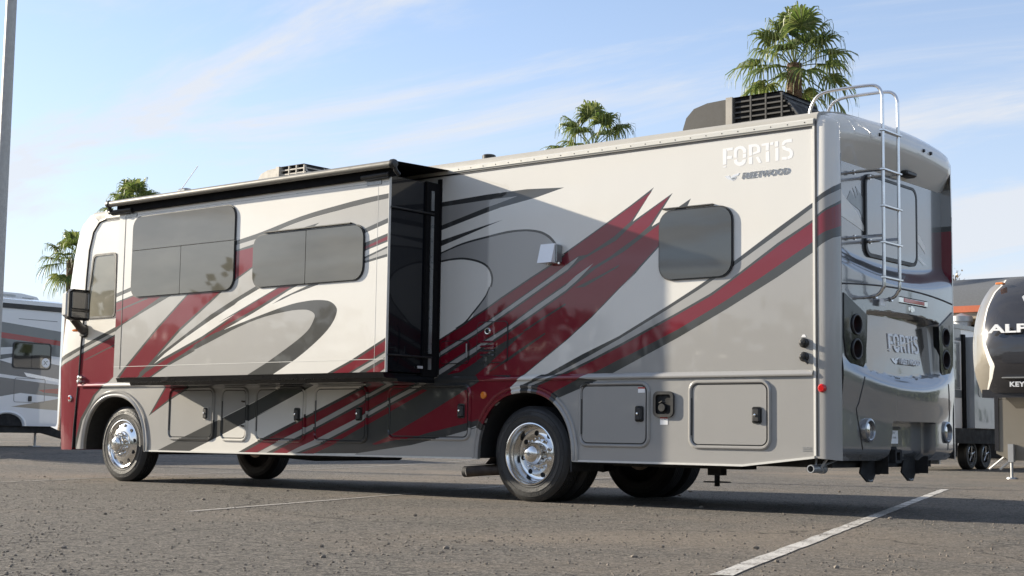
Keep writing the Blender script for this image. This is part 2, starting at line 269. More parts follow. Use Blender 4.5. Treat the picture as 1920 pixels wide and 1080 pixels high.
# ------------------------------------------------------------------ paint scheme, metres on the flank
PAINT_WALL=[('S',[(0.019,2.22),(-0.008,2.205),(-0.346,2.015),(-0.845,1.763),(-1.354,1.524),(-1.998,1.247),(-2.069,1.216),(-2.445,1.076),(-2.741,0.975),(-2.859,0.931),(-2.852,0.216),(0.15,0.306),(0.164,2.296)]),
('D',[(0.022,2.648),(-0.006,2.632),(-0.345,2.437),(-0.734,2.202),(-1.016,2.047),(-1.149,1.975),(-1.461,1.817),(-2.001,1.557),(-2.411,1.402),(-2.818,1.228),(-2.84,1.223),(-3.007,1.166),(-3.214,1.092),(-3.325,1.047),(-2.859,0.931),(-2.741,0.975),(-2.445,1.076),(-2.069,1.216),(-1.998,1.247),(-1.354,1.524),(-0.845,1.763),(-0.346,2.015),(-0.008,2.205),(0.019,2.22)]),
('S',[(0.022,2.606),(-0.006,2.59),(-0.345,2.386),(-0.783,2.134),(-1.149,1.939),(-1.461,1.785),(-2.001,1.529),(-2.41,1.351),(-2.717,1.226),(-2.78,1.203),(-2.947,1.161),(-3.189,1.082),(-3.3,1.037),(-3.262,1.027),(-3.152,1.072),(-2.851,1.164),(-2.697,1.22),(-2.647,1.225),(-2.296,1.358),(-2,1.479),(-1.355,1.754),(-1.016,1.906),(-0.788,2.034),(-0.345,2.309),(-0.007,2.486),(0.021,2.501)]),
('R',[(0.021,2.478),(-0.007,2.464),(-0.345,2.279),(-0.734,2.046),(-0.996,1.89),(-1.355,1.732),(-2,1.454),(-2.295,1.335),(-2.582,1.224),(-2.815,1.151),(-3.091,1.06),(-3.2,1.017),(-2.931,0.969),(-2.813,1.02),(-2.394,1.196),(-2.249,1.238),(-1.85,1.403),(-1.999,1.334),(-1.355,1.599),(-0.895,1.818),(-0.509,2.02),(-0.289,2.143),(-0.008,2.297),(0.02,2.312)]),
('D',[(-4.371,2.997),(-4.248,3.003),(-3.625,3.028),(-3.445,3.031),(-3.119,3.035),(-2.651,3.008),(-2.994,2.941),(-3.442,2.882),(-3.634,2.844),(-4.24,2.711),(-4.362,2.679)]),
('S',[(-4.37,2.949),(-4.24,2.956),(-3.63,2.973),(-3.23,2.977),(-3.443,2.932),(-3.635,2.896),(-4.241,2.76),(-4.364,2.73)]),
('D',[(-4.36,2.584),(-4.251,2.604),(-3.631,2.719),(-3.408,2.756),(-3.63,2.702),(-4.249,2.543),(-4.358,2.515)]),
('D',[(-4.356,2.448),(-4.341,2.452),(-4.321,2.458),(-4.291,2.466),(-4.248,2.479),(-4.185,2.497),(-4.107,2.519),(-4.023,2.543),(-3.941,2.562),(-3.862,2.576),(-3.782,2.588),(-3.703,2.598),(-3.628,2.607),(-3.557,2.617),(-3.487,2.626),(-3.421,2.633),(-3.361,2.639),(-3.307,2.642),(-3.258,2.643),(-3.214,2.643),(-3.173,2.642),(-3.138,2.641),(-3.108,2.639),(-3.079,2.636),(-3.05,2.632),(-3.019,2.627),(-2.987,2.621),(-2.956,2.614),(-2.927,2.606),(-2.9,2.596),(-2.875,2.585),(-2.851,2.572),(-2.83,2.56),(-2.81,2.546),(-2.793,2.532),(-2.777,2.517),(-2.763,2.502),(-2.75,2.487),(-2.739,2.472),(-2.729,2.457),(-2.72,2.442),(-2.712,2.425),(-2.705,2.408),(-2.699,2.393),(-2.695,2.383),(-2.725,2.38),(-2.729,2.391),(-2.735,2.406),(-2.742,2.423),(-2.75,2.439),(-2.758,2.452),(-2.766,2.464),(-2.775,2.477),(-2.787,2.489),(-2.801,2.503),(-2.817,2.518),(-2.835,2.532),(-2.854,2.545),(-2.873,2.557),(-2.894,2.567),(-2.916,2.577),(-2.939,2.585),(-2.965,2.593),(-2.992,2.599),(-3.02,2.605),(-3.049,2.61),(-3.078,2.614),(-3.107,2.618),(-3.137,2.62),(-3.173,2.621),(-3.214,2.622),(-3.258,2.621),(-3.307,2.619),(-3.361,2.616),(-3.421,2.611),(-3.486,2.604),(-3.556,2.596),(-3.628,2.587),(-3.703,2.578),(-3.782,2.568),(-3.862,2.556),(-3.941,2.542),(-4.022,2.524),(-4.106,2.502),(-4.184,2.481),(-4.247,2.464),(-4.291,2.452),(-4.321,2.444),(-4.341,2.437),(-4.356,2.433)]),
('S',[(-4.356,2.433),(-4.341,2.437),(-4.321,2.444),(-4.291,2.452),(-4.247,2.464),(-4.184,2.481),(-4.106,2.502),(-4.022,2.524),(-3.941,2.542),(-3.862,2.556),(-3.782,2.568),(-3.703,2.578),(-3.628,2.587),(-3.556,2.596),(-3.486,2.604),(-3.421,2.611),(-3.361,2.616),(-3.307,2.619),(-3.258,2.621),(-3.214,2.622),(-3.173,2.621),(-3.137,2.62),(-3.107,2.618),(-3.078,2.614),(-3.049,2.61),(-3.02,2.605),(-2.992,2.599),(-2.965,2.593),(-2.939,2.585),(-2.916,2.577),(-2.894,2.567),(-2.873,2.557),(-2.854,2.545),(-2.835,2.532),(-2.817,2.518),(-2.801,2.503),(-2.787,2.489),(-2.775,2.477),(-2.766,2.464),(-2.758,2.452),(-2.75,2.439),(-2.742,2.423),(-2.735,2.406),(-2.729,2.391),(-2.725,2.38),(-2.656,2.366),(-2.636,2.36),(-2.813,2.271),(-3.225,2.068),(-3.424,1.983),(-3.638,1.87),(-3.785,1.802),(-3.767,1.844),(-3.743,1.866),(-3.721,1.887),(-3.699,1.908),(-3.678,1.929),(-3.658,1.95),(-3.638,1.97),(-3.619,1.991),(-3.603,2.011),(-3.588,2.035),(-3.574,2.06),(-3.562,2.083),(-3.553,2.098),(-3.548,2.1),(-3.545,2.094),(-3.543,2.088),(-3.54,2.089),(-3.536,2.102),(-3.53,2.121),(-3.525,2.143),(-3.523,2.162),(-3.522,2.178),(-3.523,2.192),(-3.526,2.206),(-3.53,2.222),(-3.537,2.238),(-3.547,2.255),(-3.558,2.272),(-3.57,2.288),(-3.584,2.302),(-3.599,2.314),(-3.616,2.325),(-3.635,2.337),(-3.658,2.348),(-3.682,2.358),(-3.709,2.368),(-3.74,2.378),(-3.775,2.387),(-3.815,2.396),(-3.856,2.404),(-3.898,2.41),(-3.94,2.414),(-3.983,2.415),(-4.027,2.415),(-4.071,2.414),(-4.116,2.412),(-4.162,2.408),(-4.206,2.404),(-4.246,2.4),(-4.28,2.397),(-4.311,2.395),(-4.336,2.393),(-4.354,2.392)]),
('D',[(-4.354,2.392),(-4.336,2.393),(-4.311,2.395),(-4.28,2.397),(-4.246,2.4),(-4.206,2.404),(-4.162,2.408),(-4.116,2.412),(-4.071,2.414),(-4.027,2.415),(-3.983,2.415),(-3.94,2.414),(-3.898,2.41),(-3.856,2.404),(-3.815,2.396),(-3.775,2.387),(-3.74,2.378),(-3.709,2.368),(-3.682,2.358),(-3.658,2.348),(-3.635,2.337),(-3.616,2.325),(-3.599,2.314),(-3.584,2.302),(-3.57,2.288),(-3.558,2.272),(-3.547,2.255),(-3.537,2.238),(-3.53,2.222),(-3.526,2.206),(-3.523,2.192),(-3.522,2.178),(-3.523,2.162),(-3.525,2.143),(-3.53,2.121),(-3.536,2.102),(-3.54,2.089),(-3.543,2.088),(-3.545,2.094),(-3.548,2.1),(-3.553,2.098),(-3.562,2.083),(-3.574,2.06),(-3.588,2.035),(-3.603,2.011),(-3.619,1.991),(-3.638,1.97),(-3.658,1.95),(-3.678,1.929),(-3.699,1.908),(-3.721,1.887),(-3.743,1.866),(-3.767,1.844),(-3.791,1.821),(-3.816,1.797),(-3.842,1.773),(-3.869,1.753),(-3.9,1.735),(-3.934,1.718),(-3.965,1.705),(-3.986,1.695),(-4.013,1.701),(-3.99,1.711),(-3.957,1.726),(-3.921,1.743),(-3.889,1.761),(-3.863,1.781),(-3.839,1.802),(-3.816,1.825),(-3.793,1.847),(-3.768,1.869),(-3.744,1.891),(-3.72,1.914),(-3.697,1.935),(-3.677,1.955),(-3.657,1.975),(-3.638,1.994),(-3.622,2.014),(-3.607,2.037),(-3.594,2.062),(-3.583,2.084),(-3.575,2.099),(-3.571,2.102),(-3.57,2.096),(-3.57,2.09),(-3.568,2.091),(-3.564,2.101),(-3.557,2.118),(-3.551,2.136),(-3.548,2.154),(-3.547,2.169),(-3.548,2.183),(-3.551,2.198),(-3.556,2.213),(-3.562,2.229),(-3.569,2.245),(-3.578,2.26),(-3.589,2.274),(-3.601,2.287),(-3.614,2.298),(-3.629,2.309),(-3.648,2.319),(-3.67,2.33),(-3.694,2.34),(-3.722,2.35),(-3.753,2.359),(-3.788,2.368),(-3.828,2.377),(-3.87,2.385),(-3.911,2.391),(-3.95,2.394),(-3.989,2.395),(-4.029,2.395),(-4.07,2.394),(-4.114,2.392),(-4.161,2.388),(-4.205,2.383),(-4.245,2.38),(-4.279,2.376),(-4.31,2.373),(-4.336,2.371),(-4.354,2.369)]),
('D',[(-4.331,1.55),(-4.251,1.583),(-3.889,1.746),(-3.785,1.802),(-3.638,1.87),(-3.424,1.983),(-3.048,2.163),(-2.813,2.271),(-2.636,2.36),(-2.656,2.366),(-2.291,2.552),(-1.887,2.762),(-1.62,2.912),(-1.853,2.613),(-1.416,2.84),(-1.645,2.549),(-1.538,2.595),(-1.427,2.669),(-1.222,2.772),(-1.259,2.705),(-1.431,2.478),(-1.547,2.369),(-1.97,2.003),(-1.747,2.188),(-1.987,2.005),(-2.3,1.751),(-2.587,1.547),(-3,1.278),(-2.619,1.528),(-3.124,1.208),(-3.325,1.066),(-3.423,0.98),(-3.547,0.874),(-3.801,0.766),(-4.229,0.764),(-4.33,1.251)]),
('R',[(-4.331,1.535),(-4.25,1.568),(-3.882,1.731),(-3.778,1.787),(-3.631,1.855),(-3.417,1.968),(-3.035,2.151),(-2.807,2.258),(-2.629,2.348),(-2.652,2.353),(-2.287,2.541),(-1.883,2.75),(-1.642,2.877),(-1.875,2.617),(-2.063,2.489),(-2.369,2.34),(-2.474,2.333),(-2.805,2.161),(-3.471,1.821),(-3.686,1.707),(-3.983,1.572),(-4.247,1.454),(-4.328,1.424)]),
('S',[(-4.327,1.409),(-4.247,1.442),(-3.983,1.56),(-3.686,1.695),(-3.471,1.809),(-2.805,2.149),(-2.613,2.259),(-2.473,2.325),(-2.473,2.325),(-2.52,2.276),(-2.601,2.211),(-2.734,2.145),(-3.42,1.793),(-3.634,1.683),(-3.93,1.549),(-4.246,1.407),(-4.326,1.374)]),
('R',[(-4.326,1.343),(-4.246,1.387),(-3.916,1.534),(-3.621,1.668),(-3.407,1.778),(-2.71,2.139),(-2.589,2.2),(-2.461,2.282),(-2.369,2.319),(-2.041,2.45),(-1.847,2.594),(-1.453,2.814),(-1.667,2.56),(-1.951,2.37),(-2.287,2.225),(-2.625,2.075),(-2.976,1.895),(-3.318,1.706),(-3.417,1.661),(-3.849,1.468),(-4.243,1.287),(-4.323,1.253)]),
('S',[(-4.323,1.233),(-4.242,1.272),(-3.849,1.453),(-3.417,1.646),(-3.317,1.692),(-2.976,1.881),(-2.624,2.059),(-2.506,2.144),(-2.299,2.253),(-2.299,2.253),(-2.413,2.157),(-2.494,2.096),(-2.624,2.011),(-2.975,1.828),(-3.341,1.644),(-3.719,1.464),(-4.241,1.221),(-4.321,1.177)]),
('R',[(-4.107,1.234),(-3.693,1.444),(-3.316,1.629),(-2.963,1.813),(-2.623,1.988),(-2.47,2.085),(-2.264,2.205),(-1.95,2.34),(-1.639,2.521),(-1.554,2.569),(-1.416,2.632),(-1.269,2.688),(-1.452,2.48),(-1.556,2.379),(-1.992,2.009),(-1.763,2.189),(-2.004,2.006),(-2.317,1.752),(-2.604,1.547),(-3,1.297),(-2.637,1.529),(-3.142,1.208),(-3.362,1.066),(-3.486,0.971),(-3.573,0.884),(-3.737,1.004),(-3.893,1.058),(-3.842,1.157),(-3.587,1.31),(-3.338,1.479),(-3.094,1.648),(-3.439,1.511),(-3.717,1.361),(-3.936,1.257)]),
('D',[(-2.622,1.891),(-2.617,1.874),(-2.877,1.752),(-3.094,1.645),(-3.143,1.642),(-2.901,1.763)]),
('D',[(-2.863,1.619),(-2.857,1.604),(-3.286,1.372),(-3.611,1.227),(-3.411,1.336),(-3.176,1.465)]),
('D',[(-1.994,2.225),(-2.016,2.199),(-2.4,2.035),(-2.516,2.031),(-2.195,2.145)]),
('D',[(-1.848,2.618),(-1.836,2.596),(-2.052,2.46),(-2.369,2.326),(-2.108,2.455)]),
('D',[(-1.64,2.556),(-1.632,2.528),(-1.95,2.347),(-2.31,2.187),(-2.006,2.36)])]
PAINT_SKIRT=[('S',[(-8.953,1.321),(-6.299,1.281),(-8.987,0.225),(-10.873,0.181),(-10.965,1.351)]),
('S',[(-9.562,1.586),(-6.328,1.508),(-6.681,1.086),(-7.735,0.728),(-8.778,0.378),(-10.082,0.232)]),
('D',[(-8.778,0.378),(-8.723,0.397),(-7.735,0.728),(-7.545,0.785),(-7.023,0.96),(-6.681,1.086),(-6.499,1.161),(-5.843,1.282),(-5.602,1.342),(-5.601,1.321),(-5.917,1.208),(-6.054,1.145),(-6.224,1.082),(-6.976,0.804),(-6.631,0.92),(-7.114,0.748),(-7.552,0.593),(-8.111,0.402),(-8.182,0.378)]),
('D',[(-8.93,0.804),(-8.627,1.16),(-8.484,1.276),(-8.387,1.369),(-7.984,1.362),(-8.12,1.201),(-8.189,1.123),(-8.551,0.979)]),
('R',[(-8.874,0.84),(-8.599,1.159),(-8.46,1.27),(-8.368,1.357),(-8.02,1.351),(-8.147,1.201),(-8.226,1.13),(-8.561,1)]),
('D',[(-7.31,0.38),(-6.929,0.533),(-6.542,0.675),(-6.012,0.866),(-5.326,1.117),(-5.01,1.238),(-4.454,1.453),(-3.277,1.426),(-3.266,0.859),(-3.8,0.693),(-3.659,0.728),(-3.595,0.719),(-3.424,1.009),(-3.325,1.066),(-3.661,0.712),(-4.044,0.626),(-4.582,0.519),(-5.363,0.421)]),
('R',[(-7.208,0.382),(-6.895,0.509),(-6.509,0.653),(-5.98,0.847),(-5.301,1.094),(-4.98,1.217),(-4.454,1.423),(-4.371,1.421),(-4.978,1.15),(-5.299,1.021),(-6.007,0.743),(-6.505,0.569),(-6.989,0.386)]),
('S',[(-6.964,0.387),(-6.505,0.563),(-6.007,0.738),(-5.298,1.011),(-5.209,1.043),(-4.91,1.16),(-4.549,1.298),(-4.44,1.341),(-4.331,1.339),(-4.548,1.257),(-4.825,1.159),(-5.208,1.01),(-5.297,0.96),(-6.004,0.684),(-6.502,0.501),(-6.823,0.389)]),
('R',[(-6.708,0.392),(-6.469,0.485),(-5.988,0.668),(-5.296,0.931),(-5.164,0.996),(-4.852,1.118),(-4.547,1.232),(-4.197,1.377),(-4.063,1.374),(-4.545,1.146),(-4.905,1),(-5.217,0.872),(-5.292,0.82),(-5.983,0.551),(-6.339,0.417),(-6.498,0.395)]),
('S',[(-6.465,0.396),(-6.277,0.466),(-5.938,0.578),(-5.292,0.817),(-5.21,0.856),(-4.904,0.98),(-4.544,1.12),(-4.408,1.177),(-3.996,1.358),(-3.891,1.356),(-4.38,1.149),(-4.543,1.078),(-4.903,0.939),(-5.215,0.81),(-5.29,0.761),(-5.936,0.512),(-6.338,0.398)]),
('R',[(-6.243,0.4),(-6.181,0.42),(-5.904,0.499),(-5.289,0.737),(-5.417,0.699),(-4.916,0.908),(-4.433,1.089),(-4.365,1.078),(-4.914,0.846),(-5.444,0.631),(-5.721,0.507),(-6.024,0.404)]),
('R',[(-5.14,0.521),(-4.892,0.606),(-4.809,0.643),(-4.318,0.857),(-3.858,1.074),(-3.671,1.161),(-3.735,1.236),(-3.105,1.179),(-3.276,1.095),(-3.486,0.971),(-3.635,0.796),(-3.801,0.773),(-3.663,0.785),(-3.967,0.72),(-4.366,0.642),(-4.556,0.595),(-4.862,0.561),(-5.089,0.514)]),
('S',[(-5.392,0.408),(-5.363,0.421),(-4.582,0.519),(-4.044,0.626),(-3.661,0.712),(-3.8,0.693),(-3.659,0.728),(-3.595,0.728),(-3.588,0.39),(-4.873,0.363)]),
('S',[(-3.649,0.192),(0.15,0.306),(0.156,1.227),(-2.363,1.271)]),
('W',[(-3.325,1.066),(-3.178,1.172),(-3.057,1.254),(-2.864,1.251),(-3.007,1.166),(-3.214,1.092),(-3.3,1.047)]),
('D',[(-2.864,1.232),(-3.007,1.166),(-3.214,1.092),(-3.324,1.037),(-2.859,0.921),(-2.741,0.975),(-2.445,1.076),(-2.234,1.154)]),
('S',[(-2.78,1.203),(-2.947,1.161),(-3.189,1.082),(-3.3,1.037),(-3.262,1.027),(-3.152,1.072),(-2.851,1.164),(-2.697,1.22)]),
('R',[(-2.58,1.237),(-2.815,1.151),(-3.091,1.06),(-3.2,1.017),(-2.931,0.969),(-2.813,1.02),(-2.394,1.196),(-2.235,1.259)])]
PAINT_CAB=[('S',[(-10.579,1.442),(-10.486,1.643),(-9.649,1.9),(-9.129,1.882),(-9.043,0.55),(-10.51,0.533)]),
('D',[(-11.416,1.366),(-10.762,1.571),(-10.414,1.679),(-9.65,1.919),(-9.528,1.914),(-9.523,1.84),(-9.802,1.75),(-9.648,1.302),(-9.794,1.205),(-9.903,1.145),(-10.021,1.059),(-10.116,0.935),(-10.27,0.747),(-10.397,0.353),(-11.387,0.335),(-11.4,1.171)]),
('S',[(-11.409,1.287),(-10.758,1.512),(-10.411,1.632),(-9.646,1.867),(-9.644,1.829),(-10.397,1.588),(-10.754,1.464),(-11.405,1.238)]),
('R',[(-11.404,1.225),(-10.753,1.452),(-10.395,1.571),(-9.682,1.796),(-9.671,1.777),(-9.668,1.29),(-9.825,1.206),(-9.944,1.145),(-10.073,1.059),(-10.15,0.96),(-10.317,0.773),(-10.455,0.352),(-11.387,0.335),(-11.4,1.171)]),
('D',[(-10.327,1.504),(-9.675,1.694),(-9.674,1.678),(-10.263,1.509)])]
PAINT_SLIDE=[('S',[(-8.61,2.168),(-8.351,2.224),(-6.614,2.63),(-6.516,2.641),(-6.106,2.699),(-5.52,2.816),(-4.959,2.882),(-4.573,2.921),(-4.228,2.948),(-4.222,2.757),(-4.571,2.668),(-5.182,2.508),(-5.633,2.356),(-6.18,2.174),(-6.462,2.072),(-6.516,2.052),(-6.912,1.897),(-7.358,1.684),(-7.733,1.506),(-8.133,1.284),(-8.628,1.183),(-8.733,1.599)]),
('D',[(-6.616,2.675),(-6.606,2.676),(-6.594,2.677),(-6.568,2.681),(-6.519,2.688),(-6.442,2.699),(-6.344,2.714),(-6.231,2.731),(-6.109,2.752),(-5.973,2.778),(-5.824,2.809),(-5.671,2.84),(-5.523,2.867),(-5.376,2.889),(-5.229,2.908),(-5.088,2.924),(-4.961,2.938),(-4.851,2.95),(-4.755,2.96),(-4.664,2.968),(-4.574,2.976),(-4.477,2.983),(-4.377,2.989),(-4.29,2.993),(-4.229,2.997),(-4.228,2.948),(-4.288,2.943),(-4.375,2.937),(-4.475,2.929),(-4.573,2.921),(-4.662,2.912),(-4.753,2.904),(-4.849,2.894),(-4.959,2.882),(-5.086,2.869),(-5.226,2.854),(-5.374,2.836),(-5.52,2.816),(-5.669,2.789),(-5.822,2.757),(-5.971,2.726),(-6.106,2.699),(-6.229,2.679),(-6.342,2.663),(-6.439,2.651),(-6.516,2.641),(-6.565,2.634),(-6.591,2.631),(-6.604,2.63),(-6.614,2.63)]),
('D',[(-8.698,2.195),(-8.614,2.218),(-8.354,2.276),(-8.074,2.352),(-8.069,2.284),(-8.351,2.23),(-8.611,2.173),(-8.695,2.152)]),
('W',[(-8.695,2.148),(-8.611,2.17),(-8.351,2.226),(-8.251,2.253),(-8.247,2.196),(-8.338,2.174),(-8.607,2.118),(-8.691,2.096)]),
('D',[(-8.692,2.102),(-8.607,2.121),(-8.302,2.182),(-7.778,2.246),(-7.525,2.16),(-7.595,2.147),(-8.051,1.994),(-8.466,1.85),(-8.612,1.772),(-8.668,1.759)]),
('R',[(-8.691,2.087),(-8.606,2.106),(-8.292,2.167),(-7.884,2.218),(-7.772,2.148),(-8.053,2.033),(-8.449,1.872),(-8.611,1.815),(-8.67,1.794)]),
('D',[(-8.61,2.017),(-8.35,2.075),(-8.06,2.141),(-8.023,2.128),(-8.331,2.059),(-8.608,2)]),
('D',[(-8.574,1.217),(-8.414,1.349),(-7.857,1.78),(-7.32,2.15),(-6.717,2.529),(-6.513,2.585),(-6.233,2.63),(-5.534,2.739),(-5.226,2.781),(-5.369,2.718),(-5.743,2.569),(-6.23,2.377),(-6.514,2.25),(-6.727,2.144),(-6.871,2.064),(-6.73,2.137),(-7.431,1.735),(-7.956,1.36),(-8.13,1.241),(-8.164,1.2)]),
('R',[(-8.517,1.216),(-8.376,1.345),(-7.829,1.771),(-7.291,2.149),(-6.681,2.527),(-6.507,2.569),(-6.232,2.597),(-5.616,2.72),(-5.744,2.604),(-6.23,2.395),(-6.515,2.272),(-6.76,2.145),(-6.872,2.081),(-6.784,2.135),(-7.458,1.753),(-7.984,1.366),(-8.157,1.242),(-8.191,1.201)]),
('D',[(-8.133,1.284),(-8.01,1.35),(-7.733,1.506),(-7.358,1.684),(-6.912,1.897),(-6.516,2.052),(-6.462,2.072),(-6.18,2.174),(-5.633,2.356),(-5.182,2.508),(-4.571,2.668),(-4.222,2.757),(-4.22,2.708),(-4.562,2.624),(-5.18,2.451),(-5.629,2.276),(-6.108,2.15),(-6.46,2.024),(-6.513,1.993),(-6.909,1.837),(-7.323,1.661),(-7.679,1.493),(-7.885,1.37),(-8.113,1.256)]),
('D',[(-8.201,1.201),(-8.113,1.261),(-8.008,1.322),(-7.703,1.447),(-7.05,1.663),(-6.508,1.886),(-6.856,1.777),(-5.821,2.148),(-5.495,2.288),(-5.317,2.277),(-5.534,2.146),(-5.608,2.119),(-6.214,1.886),(-6.672,1.727),(-6.849,1.658),(-6.498,1.705),(-7.143,1.513),(-7.652,1.338),(-7.947,1.214),(-8,1.193)]),
('R',[(-8.146,1.2),(-8.006,1.288),(-7.674,1.421),(-7.032,1.639),(-6.507,1.868),(-6.855,1.758),(-5.836,2.13),(-5.612,2.222),(-5.521,2.207),(-5.653,2.131),(-6.215,1.92),(-6.69,1.757),(-6.852,1.701),(-6.503,1.801),(-6.673,1.742),(-7.146,1.568),(-7.653,1.365),(-7.965,1.22),(-8.018,1.193)]),
('W',[(-7.711,1.441),(-7.322,1.656),(-6.909,1.832),(-6.513,1.988),(-6.46,2.019),(-6.1,2.147),(-5.766,2.283),(-5.675,2.277),(-5.852,2.136),(-6.455,1.922),(-6.856,1.782),(-6.508,1.886),(-7.05,1.665)]),
('W',[(-6.675,1.728),(-6.213,1.88),(-5.667,2.101),(-5.372,2.199),(-5.167,2.187),(-5.37,2.137),(-5.913,1.97),(-5.751,1.929),(-6.211,1.822)]),
('S',[(-7.177,1.515),(-7.119,1.533),(-7.037,1.559),(-6.942,1.588),(-6.847,1.618),(-6.751,1.649),(-6.65,1.682),(-6.547,1.715),(-6.446,1.744),(-6.347,1.77),(-6.249,1.795),(-6.151,1.816),(-6.054,1.835),(-5.954,1.851),(-5.853,1.865),(-5.756,1.876),(-5.673,1.884),(-5.603,1.89),(-5.544,1.892),(-5.493,1.893),(-5.448,1.892),(-5.41,1.89),(-5.379,1.887),(-5.353,1.882),(-5.329,1.875),(-5.307,1.867),(-5.287,1.856),(-5.271,1.845),(-5.262,1.832),(-5.259,1.818),(-5.262,1.803),(-5.27,1.786),(-5.281,1.767),(-5.294,1.745),(-5.311,1.721),(-5.333,1.695),(-5.365,1.668),(-5.406,1.64),(-5.455,1.61),(-5.513,1.578),(-5.582,1.542),(-5.676,1.496),(-5.788,1.442),(-5.895,1.391),(-5.97,1.355),(-5.992,1.345),(-5.979,1.35),(-5.963,1.358),(-5.976,1.354),(-6.032,1.33),(-6.114,1.296),(-6.2,1.261),(-6.267,1.233),(-6.31,1.216),(-6.34,1.203),(-6.361,1.194),(-6.376,1.188),(-6.371,1.098),(-8.179,1.155),(-7.947,1.214),(-7.652,1.338),(-7.143,1.513)]),
('D',[(-7.181,1.572),(-7.117,1.595),(-7.026,1.629),(-6.93,1.663),(-6.851,1.689),(-6.805,1.702),(-6.776,1.708),(-6.739,1.714),(-6.672,1.727),(-6.559,1.753),(-6.419,1.786),(-6.27,1.82),(-6.133,1.851),(-6.009,1.878),(-5.889,1.904),(-5.776,1.928),(-5.675,1.946),(-5.588,1.96),(-5.51,1.969),(-5.441,1.975),(-5.378,1.979),(-5.322,1.982),(-5.273,1.983),(-5.23,1.982),(-5.188,1.98),(-5.147,1.977),(-5.109,1.973),(-5.073,1.967),(-5.042,1.959),(-5.015,1.947),(-4.99,1.934),(-4.97,1.919),(-4.954,1.904),(-4.944,1.891),(-4.937,1.877),(-4.935,1.862),(-4.938,1.844),(-4.945,1.822),(-4.956,1.798),(-4.971,1.772),(-4.991,1.746),(-5.014,1.719),(-5.042,1.691),(-5.075,1.662),(-5.116,1.63),(-5.168,1.593),(-5.229,1.553),(-5.294,1.513),(-5.357,1.475),(-5.423,1.438),(-5.492,1.401),(-5.554,1.37),(-5.596,1.348),(-5.605,1.344),(-5.59,1.352),(-5.576,1.36),(-5.588,1.356),(-5.64,1.333),(-5.718,1.297),(-5.8,1.261),(-5.862,1.233),(-5.9,1.217),(-5.925,1.207),(-5.941,1.202),(-5.953,1.198),(-6.376,1.188),(-6.361,1.194),(-6.34,1.203),(-6.31,1.216),(-6.267,1.233),(-6.2,1.261),(-6.114,1.296),(-6.032,1.33),(-5.976,1.354),(-5.963,1.358),(-5.979,1.35),(-5.992,1.345),(-5.97,1.355),(-5.895,1.391),(-5.788,1.442),(-5.676,1.496),(-5.582,1.542),(-5.513,1.578),(-5.455,1.61),(-5.406,1.64),(-5.365,1.668),(-5.333,1.695),(-5.311,1.721),(-5.294,1.745),(-5.281,1.767),(-5.27,1.786),(-5.262,1.803),(-5.259,1.818),(-5.262,1.832),(-5.271,1.845),(-5.287,1.856),(-5.307,1.867),(-5.329,1.875),(-5.353,1.882),(-5.379,1.887),(-5.41,1.89),(-5.448,1.892),(-5.493,1.893),(-5.544,1.892),(-5.603,1.89),(-5.673,1.884),(-5.756,1.876),(-5.853,1.865),(-5.954,1.851),(-6.054,1.835),(-6.151,1.816),(-6.249,1.795),(-6.347,1.77),(-6.446,1.744),(-6.547,1.715),(-6.65,1.682),(-6.751,1.649),(-6.847,1.618),(-6.942,1.588),(-7.037,1.559),(-7.119,1.533),(-7.177,1.515)]),
('W',[(-6.675,1.725),(-6.368,1.802),(-6.133,1.856),(-5.873,1.934),(-6.214,1.886)]),
('D',[(-5.913,1.97),(-5.755,2.033),(-5.37,2.14),(-5.254,2.177),(-5.139,2.206),(-5.223,2.139),(-5.605,2.057),(-5.754,2.012)]),
('D',[(-4.711,2.497),(-4.544,2.529),(-4.217,2.605),(-4.214,2.522),(-4.541,2.447),(-4.707,2.398)]),
('R',[(-4.709,2.453),(-4.52,2.495),(-4.216,2.579),(-4.215,2.54),(-4.519,2.471),(-4.708,2.42)]),
('S',[(-4.705,2.343),(-4.546,2.377),(-4.213,2.473),(-4.21,2.392),(-4.545,2.338),(-4.704,2.321)]),
('D',[(-4.705,2.349),(-4.546,2.388),(-4.213,2.482),(-4.212,2.463),(-4.523,2.373),(-4.705,2.332)]),
('D',[(-4.704,2.321),(-4.545,2.344),(-4.21,2.4),(-4.209,2.371),(-4.552,2.32),(-4.704,2.299)]),
('D',[(-5.105,1.211),(-5.041,1.235),(-4.714,1.358),(-4.204,1.587),(-4.191,1.174),(-5.104,1.186)]),
('R',[(-5.005,1.22),(-4.631,1.366),(-4.203,1.56),(-4.2,1.463),(-4.412,1.371),(-4.793,1.212)]),
('S',[(-4.751,1.211),(-4.412,1.347),(-4.2,1.442),(-4.198,1.396),(-4.599,1.233),(-4.667,1.205)]),
('R',[(-4.557,1.208),(-4.197,1.367),(-4.195,1.304),(-4.313,1.234),(-4.38,1.201)]),
('S',[(-4.379,1.196),(-4.307,1.234),(-4.195,1.288),(-4.192,1.193)])]
PAINT_POST=[('D',[(-0.1,2.634),(0.015,2.654),(0.135,2.673),(0.455,2.721),(0.67,2.755),(0.973,2.791),(1.1,2.791),(1.1,2.337),(0.95,2.337),(0.657,2.319),(0.445,2.29),(0.122,2.24),(0.005,2.225),(-0.1,2.205)]),
('S',[(-0.1,2.588),(0.015,2.608),(0.133,2.626),(0.515,2.683),(0.97,2.741),(1.1,2.741),(1.1,2.644),(0.965,2.644),(0.45,2.572),(0.13,2.521),(0.013,2.507),(-0.1,2.487)]),
('R',[(-0.1,2.466),(0.01,2.486),(0.21,2.511),(0.45,2.553),(0.963,2.618),(1.1,2.618),(1.1,2.425),(0.953,2.425),(0.448,2.377),(0.205,2.348),(0.007,2.318),(-0.1,2.298)])]
